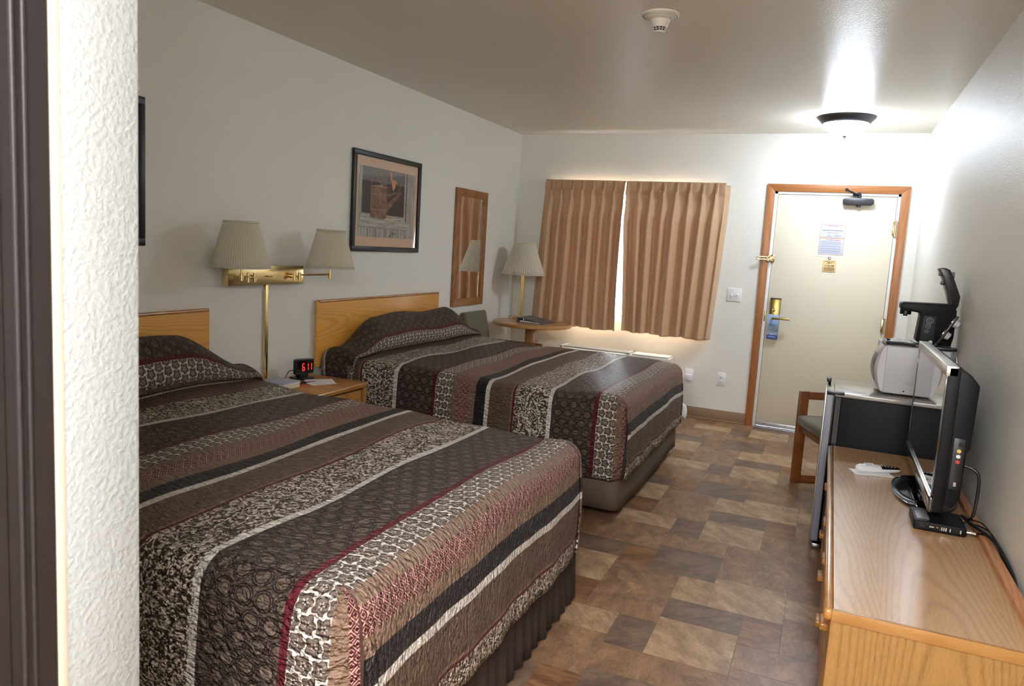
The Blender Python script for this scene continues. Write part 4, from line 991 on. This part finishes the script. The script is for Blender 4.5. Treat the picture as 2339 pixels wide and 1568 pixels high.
# ------------------------------------------------------------------ armchairs (local frame: front = -x, width along y)
def chair(label, loc, rz, w=.54):
    t = thing('armchair', label, 'chair', loc, rz)
    def P(name, mb, m): return obj(name, mb, m, t, local=True)
    dpt = .52
    for sgn in (-1, 1):
        yy = sgn * w / 2; o = MB(); th = .028
        o.box(0, .062, yy - th / 2, yy + th / 2, 0, .615, bev=.004); P('front_leg', o, M_chairz)
        o = MB(); o.box(dpt - .062, dpt, yy - th / 2, yy + th / 2, 0, .615, bev=.004); P('rear_leg', o, M_chairz)
        o = MB(); o.box(.0625, dpt - .0625, yy - th / 2, yy + th / 2, .562, .615, bev=.004); P('arm_rest', o, M_chair)
        o = MB(); o.box(.0625, dpt - .0625, yy - th / 2, yy + th / 2, 0, .052, bev=.004); P('runner', o, M_chair)
    o = MB(); o.box(.015, .04, -w / 2 + .016, w / 2 - .016, .345, .395, bev=.003); o.box(.06, dpt - .02, -w / 2 + .016, -w / 2 + .04, .345, .385); o.box(.06, dpt - .02, w / 2 - .04, w / 2 - .016, .345, .385); P('seat_frame', o, M_chair)
    o = MB(); o.box(-.012, dpt - .03, -w / 2 + .018, w / 2 - .018, .392, .462, bev=.028, seg=4); P('seat', o, M_green)
    # back: padded panel between two posts, leaning
    Mt = Matrix.Translation((dpt - .04, 0, .44)) @ Matrix.Rotation(math.radians(12), 4, 'Y')
    o = MB(); o.box(-.035, .035, -w / 2 + .03, w / 2 - .03, .03, .435, bev=.026, seg=4, M=Mt); P('backrest', o, M_green)
    for sgn in (-1, 1):
        o = MB(); o.box(-.005, .035, sgn * (w / 2 - .014) - .012, sgn * (w / 2 - .014) + .012, -.06, .40, bev=.006, M=Mt); P('back_post', o, M_chairz)
    return t
M_chairz = oak('chair_post_wood', (140, 82, 38), (96, 50, 20), 'Z', 'Y', rough=.35, ring=.5)
M_chair_orange = None
th_ = math.radians(23)
# front-far corner at (2.75,5.13); local y axis after rotation
cr = (2.75 + .27 * math.sin(th_) , 5.13 - .27 * math.cos(th_))
chair('green armchair with brown wood frame beside the refrigerator', (cr[0], cr[1], 0), th_)
chair('green armchair tucked between the far bed and the round table', (.63, 5.675, 0), math.radians(180), .48)

# ------------------------------------------------------------------ dresser
dx0, dx1, dy0, dy1, dz = 2.935, 3.425, 2.02, 3.925, .56
ds = thing('dresser', 'long low oak dresser along the right wall', 'dresser', ((dx0 + dx1) / 2, (dy0 + dy1) / 2, 0))
o = MB(); o.box(dx0 + .02, dx1, dy0 + .006, dy0 + .026, 0, dz - .03); obj('side_panel', o, M_oak_side, ds)
o = MB(); o.box(dx0 + .02, dx1, dy1 - .026, dy1 - .006, 0, dz - .03); obj('side_panel', o, M_oak_side, ds)
o = MB(); o.box(dx0 + .047, dx1 - .01, dy0 + .03, dy1 - .03, .06, dz - .032); obj('carcass', o, M_oak_front, ds)
obj('worktop', MB().box(dx0 + .024, dx1 - .018, dy0 + .012, dy1 - .002, dz - .03, dz), M_oak_top, ds)
o = MB(); o.box(dx0, dx0 + .0245, dy0, dy1, dz - .032, dz + .0006, bev=.010, seg=4); obj('front_edge', o, M_oak_edge, ds)
o = MB(); o.box(dx0 + .020, dx1 - .016, dy0, dy0 + .0125, dz - .031, dz + .0006, bev=.002); obj('end_edge', o, M_oak_edge_x, ds)
o = MB(); o.box(dx1 - .018, dx1 + .012, dy0, dy1, dz - .03, dz + .022, bev=.005, seg=3); obj('back_rail', o, oak('rail_oak', (188, 132, 88), (150, 92, 46), 'Y', 'Z', rough=.25), ds)
nd = 2; dl_ = (dy1 - dy0 - .06) / nd
for k in range(nd):
    for z0, z1 in ((.07, .29), (.305, .52)):
        a = dy0 + .03 + k * dl_ + .006; b = a + dl_ - .012
        d_ = obj('drawer', MB().box(dx0 + .024, dx0 + .046, a, b, z0, z1, bev=.003), M_oak_front, ds)
        for yy in (a + (b - a) * .22, a + (b - a) * .78):
            obj('drawer_pull', MB().box(dx0 + .000, dx0 + .025, yy - .035, yy + .035, (z0 + z1) / 2 - .012, (z0 + z1) / 2 + .012, bev=.006, seg=3), M_oak_front, d_)

# ------------------------------------------------------------------ television
tvx, ty0, ty1, tz0, tz1 = 3.257, 2.845, 3.725, .625, 1.135
tv = thing('television', 'flat screen television standing on the dresser', 'television', (3.29, 3.29, dz))
o = MB(); o.box(tvx + .004, tvx + .040, ty0, ty1, tz0, tz1 - .001, bev=.004); obj('bezel_body', o, M_blackm, tv)
o = MB(); o.box(tvx - .002, tvx + .006, ty0 + .001, ty0 + .012, tz0 + .055, tz1 - .032, bev=.001); obj('side_bezel', o, M_gloss, tv)
o = MB(); o.box(tvx - .002, tvx + .006, ty1 - .018, ty1, tz0 + .03, tz1 - .032, bev=.001)
obj('side_bezel', o, M_gloss, tv)
o = MB(); o.box(tvx - .004, tvx + .034, ty0, ty1, tz1 - .034, tz1 + .002, bev=.003); obj('top_bezel', o, metal('silver_bezel', (206, 204, 198), .32), tv, label='silver top bezel')
o = MB(); o.box(tvx - .006, tvx + .010, ty0 - .002, ty1 + .002, tz0 - .004, tz0 + .050, bev=.006); obj('bottom_bezel', o, plain('clear_black_acrylic', (34, 32, 32), .08, coat=1), tv)
o = MB(); o.box(tvx - .008, tvx + .002, ty0 + .01, ty1 - .01, tz0 + .050, tz0 + .056, bev=.002); obj('bezel_line', o, M_silver, tv)
ts = NT('screen_glass'); ts.set(color=C3(14, 14, 16), rough=.03, spec=1.0, coat=1.0, coat_rough=.02, ior=1.9)
obj('screen', MB().box(tvx + .0, tvx + .0045, ty0 + .012, ty1 - .018, tz0 + .055, tz1 - .033), ts.m, tv)
o = MB(); M_ = FR(0, ty1 - .07, 0, (1, 0, 0), (0, 0, 1))
o.prism([(tvx + .038, tz0 + .03), (tvx + .066, tz0 + .015), (tvx + .088, tz0 + .05), (tvx + .090, tz0 + .22), (tvx + .100, tz0 + .23), (tvx + .104, tz1 - .06), (tvx + .075, tz1 - .025), (tvx + .038, tz1 - .012)], M_, ty1 - ty0 - .09, bev=.006)
bs_ = obj('rear_shell', o, M_blackm, tv)
o = MB(); yy = ty0 + .0185
o.box(tvx + .048, tvx + .084, yy - .0015, yy + .012, tz0 + .085, tz0 + .265, bev=.002)
pn_ = obj('port_panel', o, M_black, bs_)
for z, rgb, nm in ((tz0 + .222, (214, 190, 90), 'yellow'), (tz0 + .203, (230, 230, 226), 'white'), (tz0 + .184, (190, 60, 60), 'red')):
    o = MB(); o.lathe([(.0065, 0), (.0065, .004), (.003, .004), (.003, .001), (.0001, .001)], M=FR(tvx + .066, yy - .001, z, XR, ZU), n=18); obj('video_jack', o, plain(nm + '_jack', rgb, .3), bs_, label='%s video jack' % nm)
o = MB(); o.lathe([(.008, 0), (.008, .002), (.0001, .002)], M=FR(tvx + .070, yy - .001, tz0 + .245, XR, ZU), n=18); o.box(tvx + .062, tvx + .070, yy - .004, yy, tz0 + .098, tz0 + .112, mi=1); obj('side_port', o, [M_gloss, M_silver], bs_)
# stand
o = MB(); o.box(tvx + .012, tvx + .06, 3.21, 3.37, dz + .012, tz0 + .05, bev=.01); obj('stand_neck', o, M_gloss, tv)
o = MB(); out = []
for k in range(40):
    a = 2 * PI * k / 40; cx_, cy_ = 3.287, 3.285; sx2, sy2 = .114, .235
    out.append((cx_ + sx2 * (abs(math.cos(a)) ** .8) * math.copysign(1, math.cos(a)), cy_ + sy2 * (abs(math.sin(a)) ** .9) * math.copysign(1, math.sin(a))))
o.prism(out, Matrix.Translation((0, 0, dz + .001)), .012, bev=.004, seg=3); obj('stand_base', o, M_gloss, tv)
o = MB(); ol = []
for k in range(25):
    a = PI * .62 + PI * .76 * k / 24; ol.append((3.287 + .112 * math.cos(a), 3.285 + .20 * math.sin(a)))
inn = [(3.287 + (x - 3.287) * .82, 3.285 + (y - 3.285) * .82) for x, y in reversed(ol)]
o.prism(ol + inn, Matrix.Translation((0, 0, dz + .0125)), .0025, bev=.0008); obj('base_accent', o, plain('smoked_metal', (96, 96, 98), .2, metal=.9), tv)
# cable box
cb = thing('cable_box', 'small black cable box under the near end of the television', 'cable box', (3.29, 2.9, dz))
cx0, cx1, cy0, cy1, cz0, cz1 = 3.212, 3.372, 2.822, 2.985, dz + .002, dz + .034
Mc = None
o = MB(); o.box(cx0, cx1, cy0, cy1, cz0, cz1, bev=.006, seg=3); obj('case', o, M_blackm, cb)
o = MB(); o.box(cx0 + .012, cx0 + .05, cy0 + .03, cy1 - .02, cz1 - .0005, cz1 + .0008, bev=.0003); obj('top_panel', o, plain('grey_gloss', (120, 118, 126), .25), cb)
o = MB()
for k in range(5): o.box(cx0 + .014 + k * .0045, cx0 + .016 + k * .0045, cy0 - .0006, cy0 + .001, cz0 + .012, cz0 + .022, mi=0)
for k in range(11): o.box(cx0 + .078 + k * .0062, cx0 + .0815 + k * .0062, cy0 - .0006, cy0 + .001, cz0 + .010, cz0 + .022, mi=1 if k in (1, 2, 3, 5, 10) else 0)
o.box(cx0 + .048, cx0 + .062, cy0 - .0006, cy0 + .001, cz0 + .015, cz0 + .019, mi=1); o.cyl((cx0 + .072, cy0 - .0008, cz0 + .018), (cx0 + .072, cy0, cz0 + .018), .0022, n=10, mi=2)
obj('side_ports', o, [M_gloss, M_silver, plain('amber_dot', (200, 110, 70), .4)], cb)
# cables
def cable(pts, r, label, m=None):
    o = MB(); o.tube(pts, r, n=10); return tag(obj('cable', o, m or M_black), label, 'cable')
cable([(3.345, 2.862, .80), (3.385, 2.85, .78), (3.392, 2.85, .70), (3.385, 2.86, .62), (3.372, 2.95, .600), (3.39, 2.87, .598), (3.43, 2.78, .592), (3.445, 2.66, .586), (3.4475, 2.45, .55), (3.4480, 2.30, .40)], .0052, 'thick black cable dropping from the television side port to the wall gap')
cable([(3.400, 2.835, dz + .018), (3.425, 2.80, .590), (3.445, 2.70, .588), (3.4495, 2.45, .52), (3.450, 2.35, .38)], .0040, 'black coaxial cable leaving the cable box toward the wall')
o = MB(); o.cyl((3.372, 2.835, dz + .018), (3.384, 2.835, dz + .018), .0045, n=8); o.cyl((3.384, 2.835, dz + .018), (3.400, 2.835, dz + .018), .0055, n=14)
tag(obj('coax_connector', o, M_chrome), 'chrome coaxial connector on the back of the cable box', 'connector')
cable([(3.374, 2.90, dz + .02), (3.41, 2.89, .592), (3.44, 2.80, .594), (3.4460, 2.62, .56), (3.4470, 2.5, .40)], .0028, 'thin black cable from the rear of the cable box, upper one')
cable([(3.374, 2.93, dz + .016), (3.405, 2.95, .590), (3.44, 2.86, .590), (3.4530, 2.60, .53), (3.4535, 2.5, .36)], .0022, 'thin black cable from the rear of the cable box, farther one')
# remote on a paper
sheet('paper_sleeve', 'white folded paper sleeve under the remote on the dresser', 'paper', 3.11, 3.495, dz + .0008, .16, .085, math.radians(18), th=.002)
rm = thing('remote_control', 'white and black remote control on the dresser', 'remote', (3.14, 3.52, dz + .003))
Mr = Matrix.Translation((3.135, 3.515, dz + .0215)) @ Matrix.Rotation(math.radians(24), 4, 'Z')
def rem(a, b):
    L = .20; x = (a - .5) * L; an = 2 * PI * b; wd_ = .024 * (1 - .22 * math.cos(2 * PI * a)) * (max(0.02, 1 - abs(2 * a - 1) ** 5)) ** .5 * (1.15 - .3 * a)
    hh = .018 * (max(0.02, 1 - abs(2 * a - 1) ** 6)) ** .5 * (1.1 - .35 * a)
    return Mr @ Vector((x, wd_ * math.cos(an), hh * math.sin(an) - .004 * a))
o = MB(); o.grid(rem, 30, 20); obj('remote_body', o, plain('remote_white', (226, 228, 230), .3), rm, auto=False)
def remt(a, b):
    a2 = .52 + a * .47; th2 = b * .8 * PI + .1 * PI; p = rem(a2, th2 / (2 * PI)); return p + Vector((0, 0, .0012))
o = MB(); o.grid(remt, 12, 10); obj('keypad', o, M_black, rm, auto=False)
o = MB()
for i in range(4):
    for j in range(3):
        p = Mr @ Vector((-.055 + i * .011, (j - 1) * .011, 0.0165 - i * .0003)); o.lathe([(.0001, .0035), (.0035, .003), (.004, 0)], M=Matrix.Translation(p), n=10, mi=0)
obj('number_buttons', o, plain('button_grey', (200, 204, 208), .4), rm)
o = MB()
for i in range(5):
    for j in range(3):
        p = Mr @ Vector((.012 + i * .014, (j - 1) * .010, .0142 - i * .0014)); o.lathe([(.0001, .0025), (.003, .002), (.0035, 0)], M=Matrix.Translation(p), n=10, mi=0)
obj('menu_buttons', o, plain('button_tan', (170, 150, 130), .4), rm)

# ------------------------------------------------------------------ refrigerator
fx0, fx1, fy0, fy1, fz = 2.898, 3.415, 3.948, 4.40, .823
fg = thing('mini_refrigerator', 'black mini refrigerator with silver door edge beyond the dresser', 'refrigerator', ((fx0 + fx1) / 2, 4.17, 0))
obj('cabinet', MB().box(fx0 + .072, fx1, fy0 + .004, fy1 - .004, .03, fz - .022, bev=.006), plain('fridge_black', (11, 12, 17), .5, bump=.15, bscale=700, spec=.12), fg)
obj('top_panel', MB().box(fx0 + .040, fx1 + .004, fy0, fy1, fz - .022, fz, bev=.005), plain('fridge_top_grey', (150, 144, 136), .2, coat=.4), fg)
dd_ = obj('door', MB().box(fx0 + .004, fx0 + .048, fy0, fy1, .045, fz - .012, bev=.006, seg=3), M_gloss, fg)
obj('door_gasket', MB().box(fx0 + .048, fx0 + .072, fy0 + .006, fy1 - .006, .05, fz - .025), M_black, dd_)
obj('door_edge_strip', MB().box(fx0 + .004, fx0 + .036, fy0 - .003, fy0 + .006, .05, fz - .016, bev=.002), plain('silver_grey_edge', (128, 130, 142), .4), dd_, label='silver grey edge strip')
obj('front_skin', MB().box(fx0 - .002, fx0 + .005, fy0 + .004, fy1 - .004, .05, fz - .016, bev=.002), M_silver, dd_)
o = MB(); o.box(fx0 + .006, fx0 + .085, fy0 - .002, fy0 + .028, fz - .012, fz + .003, bev=.002); o.box(fx0 + .004, fx0 + .022, fy0 + .004, fy0 + .03, fz - .01, fz + .004); obj('hinge_cover', o, M_black, fg)
o = MB(); o.box(fx0 + .001, fx0 + .024, fy1 - .05, fy1 - .002, fz - .012, fz + .012, bev=.003); obj('hinge_cover', o, M_black, fg)
for px in (fx0 + .09, fx1 - .06):
    for py in (fy0 + .05, fy1 - .05): obj('foot', MB().cyl((px, py, 0), (px, py, .032), .018), M_black, fg)
obj('kick_strip', MB().box(fx0 + .012, fx0 + .05, fy0 + .01, fy1 - .01, .012, .030, bev=.002), M_silver, fg)

# ------------------------------------------------------------------ microwave
mx0, mx1, my0, my1, mz0, mz1 = 3.150, 3.428, 4.045, 4.43, .835, 1.072
mw = thing('microwave', 'white microwave with bulging door on top of the refrigerator', 'microwave', (3.28, 4.24, fz))
M_mw = plain('microwave_white', (190, 190, 194), .4)
obj('case', MB().box(mx0, mx1, my0, my1, mz0, mz1, bev=.007, seg=3), M_mw, mw)
def mdoor(a, b, dx=0.0):
    y = my0 + .002 + (my1 - my0 - .1) * a; z = mz0 + .006 + (mz1 - mz0 - .010) * b
    return (mx0 - .004 - dx - .024 * math.sin(PI * b) ** .7 - .026 * math.sin(PI * min(1, a + .02)) * (.35 + .65 * math.sin(PI * b)), y, z)
o = MB(); o.grid(mdoor, 14, 18)
for aa in (0, 1):
    pts = [mdoor(aa, k / 18) for k in range(19)]; yy = pts[0][1]; o.quad([(x, yy, z) for x, _, z in pts] + [(mx0 + .002, yy, mz1 - .004), (mx0 + .002, yy, mz0 + .006)])
md_ = obj('door', o, plain('microwave_door_white', (204, 204, 208), .25), mw, auto=False)
o = MB(); o.grid(lambda a, b: mdoor(.18 + .64 * a, .2 + .6 * b, .0012), 10, 12); obj('door_window', o, plain('smoked_window', (70, 60, 54), .15), md_, auto=False)
obj('control_panel', MB().box(mx0 - .018, mx0 + .001, my1 - .095, my1 - .003, mz0 + .004, mz1 - .003, bev=.006), M_mw, mw)
o = MB(); o.box(mx0 + .09, mx1 - .03, my0 - .0015, my0 + .001, mz0 + .05, mz1 - .03, bev=.0006); o.box(mx0 + .045, mx0 + .047, my0 - .001, my0 + .001, mz0 + .005, mz1 - .005); obj('side_embossing', o, M_mw, mw)
obj('case_screw', MB().cyl((mx0 + .095, my0 - .002, mz0 + .018), (mx0 + .095, my0 + .001, mz0 + .018), .004, n=12), M_chrome, mw)
for px in (mx0 + .04, mx1 - .05):
    for py in (my0 + .04, my1 - .04): obj('foot', MB().cyl((px, py, fz), (px, py, mz0 + .004), .012), M_black, mw)

# ------------------------------------------------------------------ coffee maker (profile in x-z, extruded along y)
kz = mz1; kx = 3.185; KY = 4.10
cm = thing('coffee_maker', 'black single-cup coffee maker with its lid open, on the microwave', 'coffee maker', (3.31, 4.17, kz))
Mf = FR(0, KY + .115, 0, XR, ZU)      # extrudes toward the camera (-y)
o = MB(); o.prism([(3.305, kz + .018), (3.428, kz + .018), (3.436, kz + .060), (3.436, kz + .19), (3.418, kz + .222), (3.200, kz + .216), (3.193, kz + .208), (3.193, kz + .184), (3.204, kz + .176), (3.276, kz + .170), (3.284, kz + .160), (3.275, kz + .030)], Mf, .115, bev=.006, seg=2)
obj('housing', o, M_blackm, cm)
o = MB(); o.prism([(3.292, kz + .038), (3.352, kz + .038), (3.352, kz + .158), (3.300, kz + .158)], FR(0, KY + .001, 0, XR, ZU), .0018, bev=.0005); obj('side_label', o, plain('label_grey', (44, 44, 48), .5, spec=.2), cm)
o = MB()
for (x, z, r) in ((3.327, kz + .135, .015), (3.322, kz + .108, .012), (3.318, kz + .082, .009)): o.lathe([(r, 0), (r, .0006), (r * .84, .0006), (r * .84, 0)], M=FR(x, KY - .0012, z, XR, ZU), n=24); o.lathe([(r * .5, 0), (r * .5, .0006), (r * .36, .0006), (r * .36, 0)], M=FR(x, KY - .0012, z, XR, ZU), n=20)
obj('label_marks', o, M_ink, cm)
o = MB(); o.cyl((3.222, KY + .06, kz + .155), (3.222, KY + .06, kz + .18), .026); o.cyl((3.222, KY + .06, kz + .146), (3.222, KY + .06, kz + .156), .010); obj('spout', o, M_black, cm)
o = MB(); o.prism([(3.20, kz), (3.44, kz), (3.44, kz + .012), (3.425, kz + .02), (3.20, kz + .012)], FR(0, KY + .125, 0, XR, ZU), .135, bev=.003); obj('base', o, M_black, cm)
o = MB(); o.prism([(3.405, kz + .205), (3.428, kz + .192), (3.440, kz + .215), (3.443, kz + .26), (3.402, kz + .36), (3.386, kz + .388), (3.364, kz + .396), (3.338, kz + .392), (3.345, kz + .378), (3.360, kz + .350), (3.388, kz + .27), (3.400, kz + .232)], FR(0, KY + .105, 0, XR, ZU), .095, bev=.004, seg=2)
o.box(3.345, 3.357, KY + .03, KY + .08, kz + .355, kz + .372, bev=.002); o.box(3.358, 3.372, KY + .03, KY + .08, kz + .312, kz + .330, bev=.002)
obj('lid', o, M_black, cm)
o = MB(); o.box(3.392, 3.412, KY + .03, KY + .075, kz + .345, kz + .378, bev=.006); obj('lid_latch', o, plain('grey_latch', (110, 112, 114), .35), cm)
o = MB(); o.cyl((3.378, KY + .03, kz + .318), (3.398, KY + .03, kz + .222), .002, n=8); obj('lid_strut', o, M_silver, cm)
o = MB(); o.lathe([(.0001, .004), (.004, .004), (.0045, .002), (.009, .002), (.010, 0)], M=FR(3.340, KY - .0002, kz + .030, XR, ZU), n=24); obj('power_button', o, M_silver, cm)
# drip tray with sachets (in front, toward -x)
tr_ = thing('serving_tray', 'black plastic tray of condiments on the front of the microwave', 'tray', (3.23, KY + .03, kz))
o = MB(); o.prism([(3.150, -.02), (3.275, -.035), (3.275, .13), (3.150, .125)], Matrix.Translation((0, KY, kz)), .006, bev=.002)
for p0, p1 in (((3.150, KY - .02), (3.275, KY - .035)), ((3.275, KY - .035), (3.275, KY + .13)), ((3.275, KY + .13), (3.150, KY + .125)), ((3.150, KY + .125), (3.150, KY - .02))):
    o.tube([(p0[0], p0[1], kz + .012), (p1[0], p1[1], kz + .012)], .007, n=8, smooth_path=False)
obj('tray_body', o, M_black, tr_)
M_foil = plain('foil_white', (232, 232, 234), .25)
def sachet(x, y, a, label, z=.019):
    rnd = random.Random(int(x * 1e5)); M = Matrix.Translation((x, y, kz + z)) @ Matrix.Rotation(a, 4, 'Z')
    o = MB(); o.grid(lambda u, v: M @ Vector(((u - .5) * .06, (v - .5) * .036, .006 * math.sin(PI * u) * math.sin(PI * v) + rnd.uniform(-.0015, .0015))), 8, 6)
    s = obj('sachet', o, M_foil, auto=False); md = s.modifiers.new('thickness', 'SOLIDIFY'); md.thickness = .003; tag(s, label, 'sachet')
sachet(3.192, KY + .015, .3, 'white foil sachet in the tray, the leftmost front one')
sachet(3.242, KY + .005, -.4, 'crumpled white foil sachet in the tray, next to the coffee maker')
sachet(3.200, KY + .085, .15, 'white foil sachet at the back of the tray')
# pod holder with two pods
ph_ = thing('pod_holder', 'black slanted rack holding coffee pods beside the coffee maker', 'pod rack', (3.40, KY - .03, kz))
S0 = Vector((3.352, KY - .035, kz + .006)); S1 = Vector((3.428, KY - .035, kz + .165))
o = MB(); o.box(3.33, 3.448, KY - .065, KY - .008, kz, kz + .016, bev=.003); o.prism([(3.350, kz + .014), (3.362, kz + .014), (3.440, kz + .168), (3.428, kz + .172)], FR(0, KY - .012, 0, XR, ZU), .05, bev=.002)
obj('rack', o, M_black, ph_)
for k, (c, lb) in enumerate((((3.386, kz + .082), 'lower coffee pod with silver foil lid in the slanted rack'), ((3.418, kz + .140), 'upper coffee pod with silver foil lid in the slanted rack'))):
    ax = Vector((.89, -.05, -.45)).normalized(); P0 = Vector((c[0] - .004, KY - .037, c[1]))
    pt_ = thing('coffee_pod', lb, 'coffee pod', tuple(P0))
    o = MB(); o.cyl(P0 + ax * .002, P0 + ax * .034, .022, .016, n=24); obj('pod_cup', o, plain('pod_white', (206, 206, 208), .4), pt_)
    o = MB(); o.cyl(P0 - ax * .003, P0 + ax * .002, .026, n=28); obj('foil_lid', o, metal('pod_foil%d' % k, (196, 176, 160), .25), pt_)
o = MB(); o.grid(lambda u, v: (3.305 + u * .04, KY - .055 + v * .03, kz + .002 + .008 * math.sin(5 * u + 3 * v) ** 2), 6, 5)
s = obj('sugar_packet', o, plain('raw_sugar_tan', (176, 144, 88), .7), auto=False); md = s.modifiers.new('thickness', 'SOLIDIFY'); md.thickness = .002
tag(s, 'small tan paper sugar packet at the foot of the pod rack', 'sugar packet')
cable([(3.435, 4.16, 1.09), (3.448, 4.10, 1.05), (3.450, 4.02, 1.03), (3.452, 4.0, .9), (3.452, 4.0, .6)], .0028, 'white cord running down the wall behind the microwave', M_white)

# ------------------------------------------------------------------ groups of like things
GR = {'bed': 'the two double beds', 'bedspread': 'matching striped quilts on the beds', 'headboard': 'matching wall-mounted oak headboards', 'curtain': 'pair of window curtains',
      'curtain_wand': 'curtain wands at the centre of the window', 'wall_outlet': 'duplex outlets on the window wall', 'armchair': 'matching green armchairs', 'coffee_pod': 'coffee pods in the slanted rack',
      'sachet': 'foil sachets in the condiment tray', 'paper_card': 'printed cards on the nightstand', 'cable': 'cables behind the television', 'framed_picture': 'black framed pictures on the left wall'}
for o in bpy.data.objects:
    k = o.name.split('.')[0]
    if o.parent is None and k in GR and o.get('label'): o['group'] = GR[k]
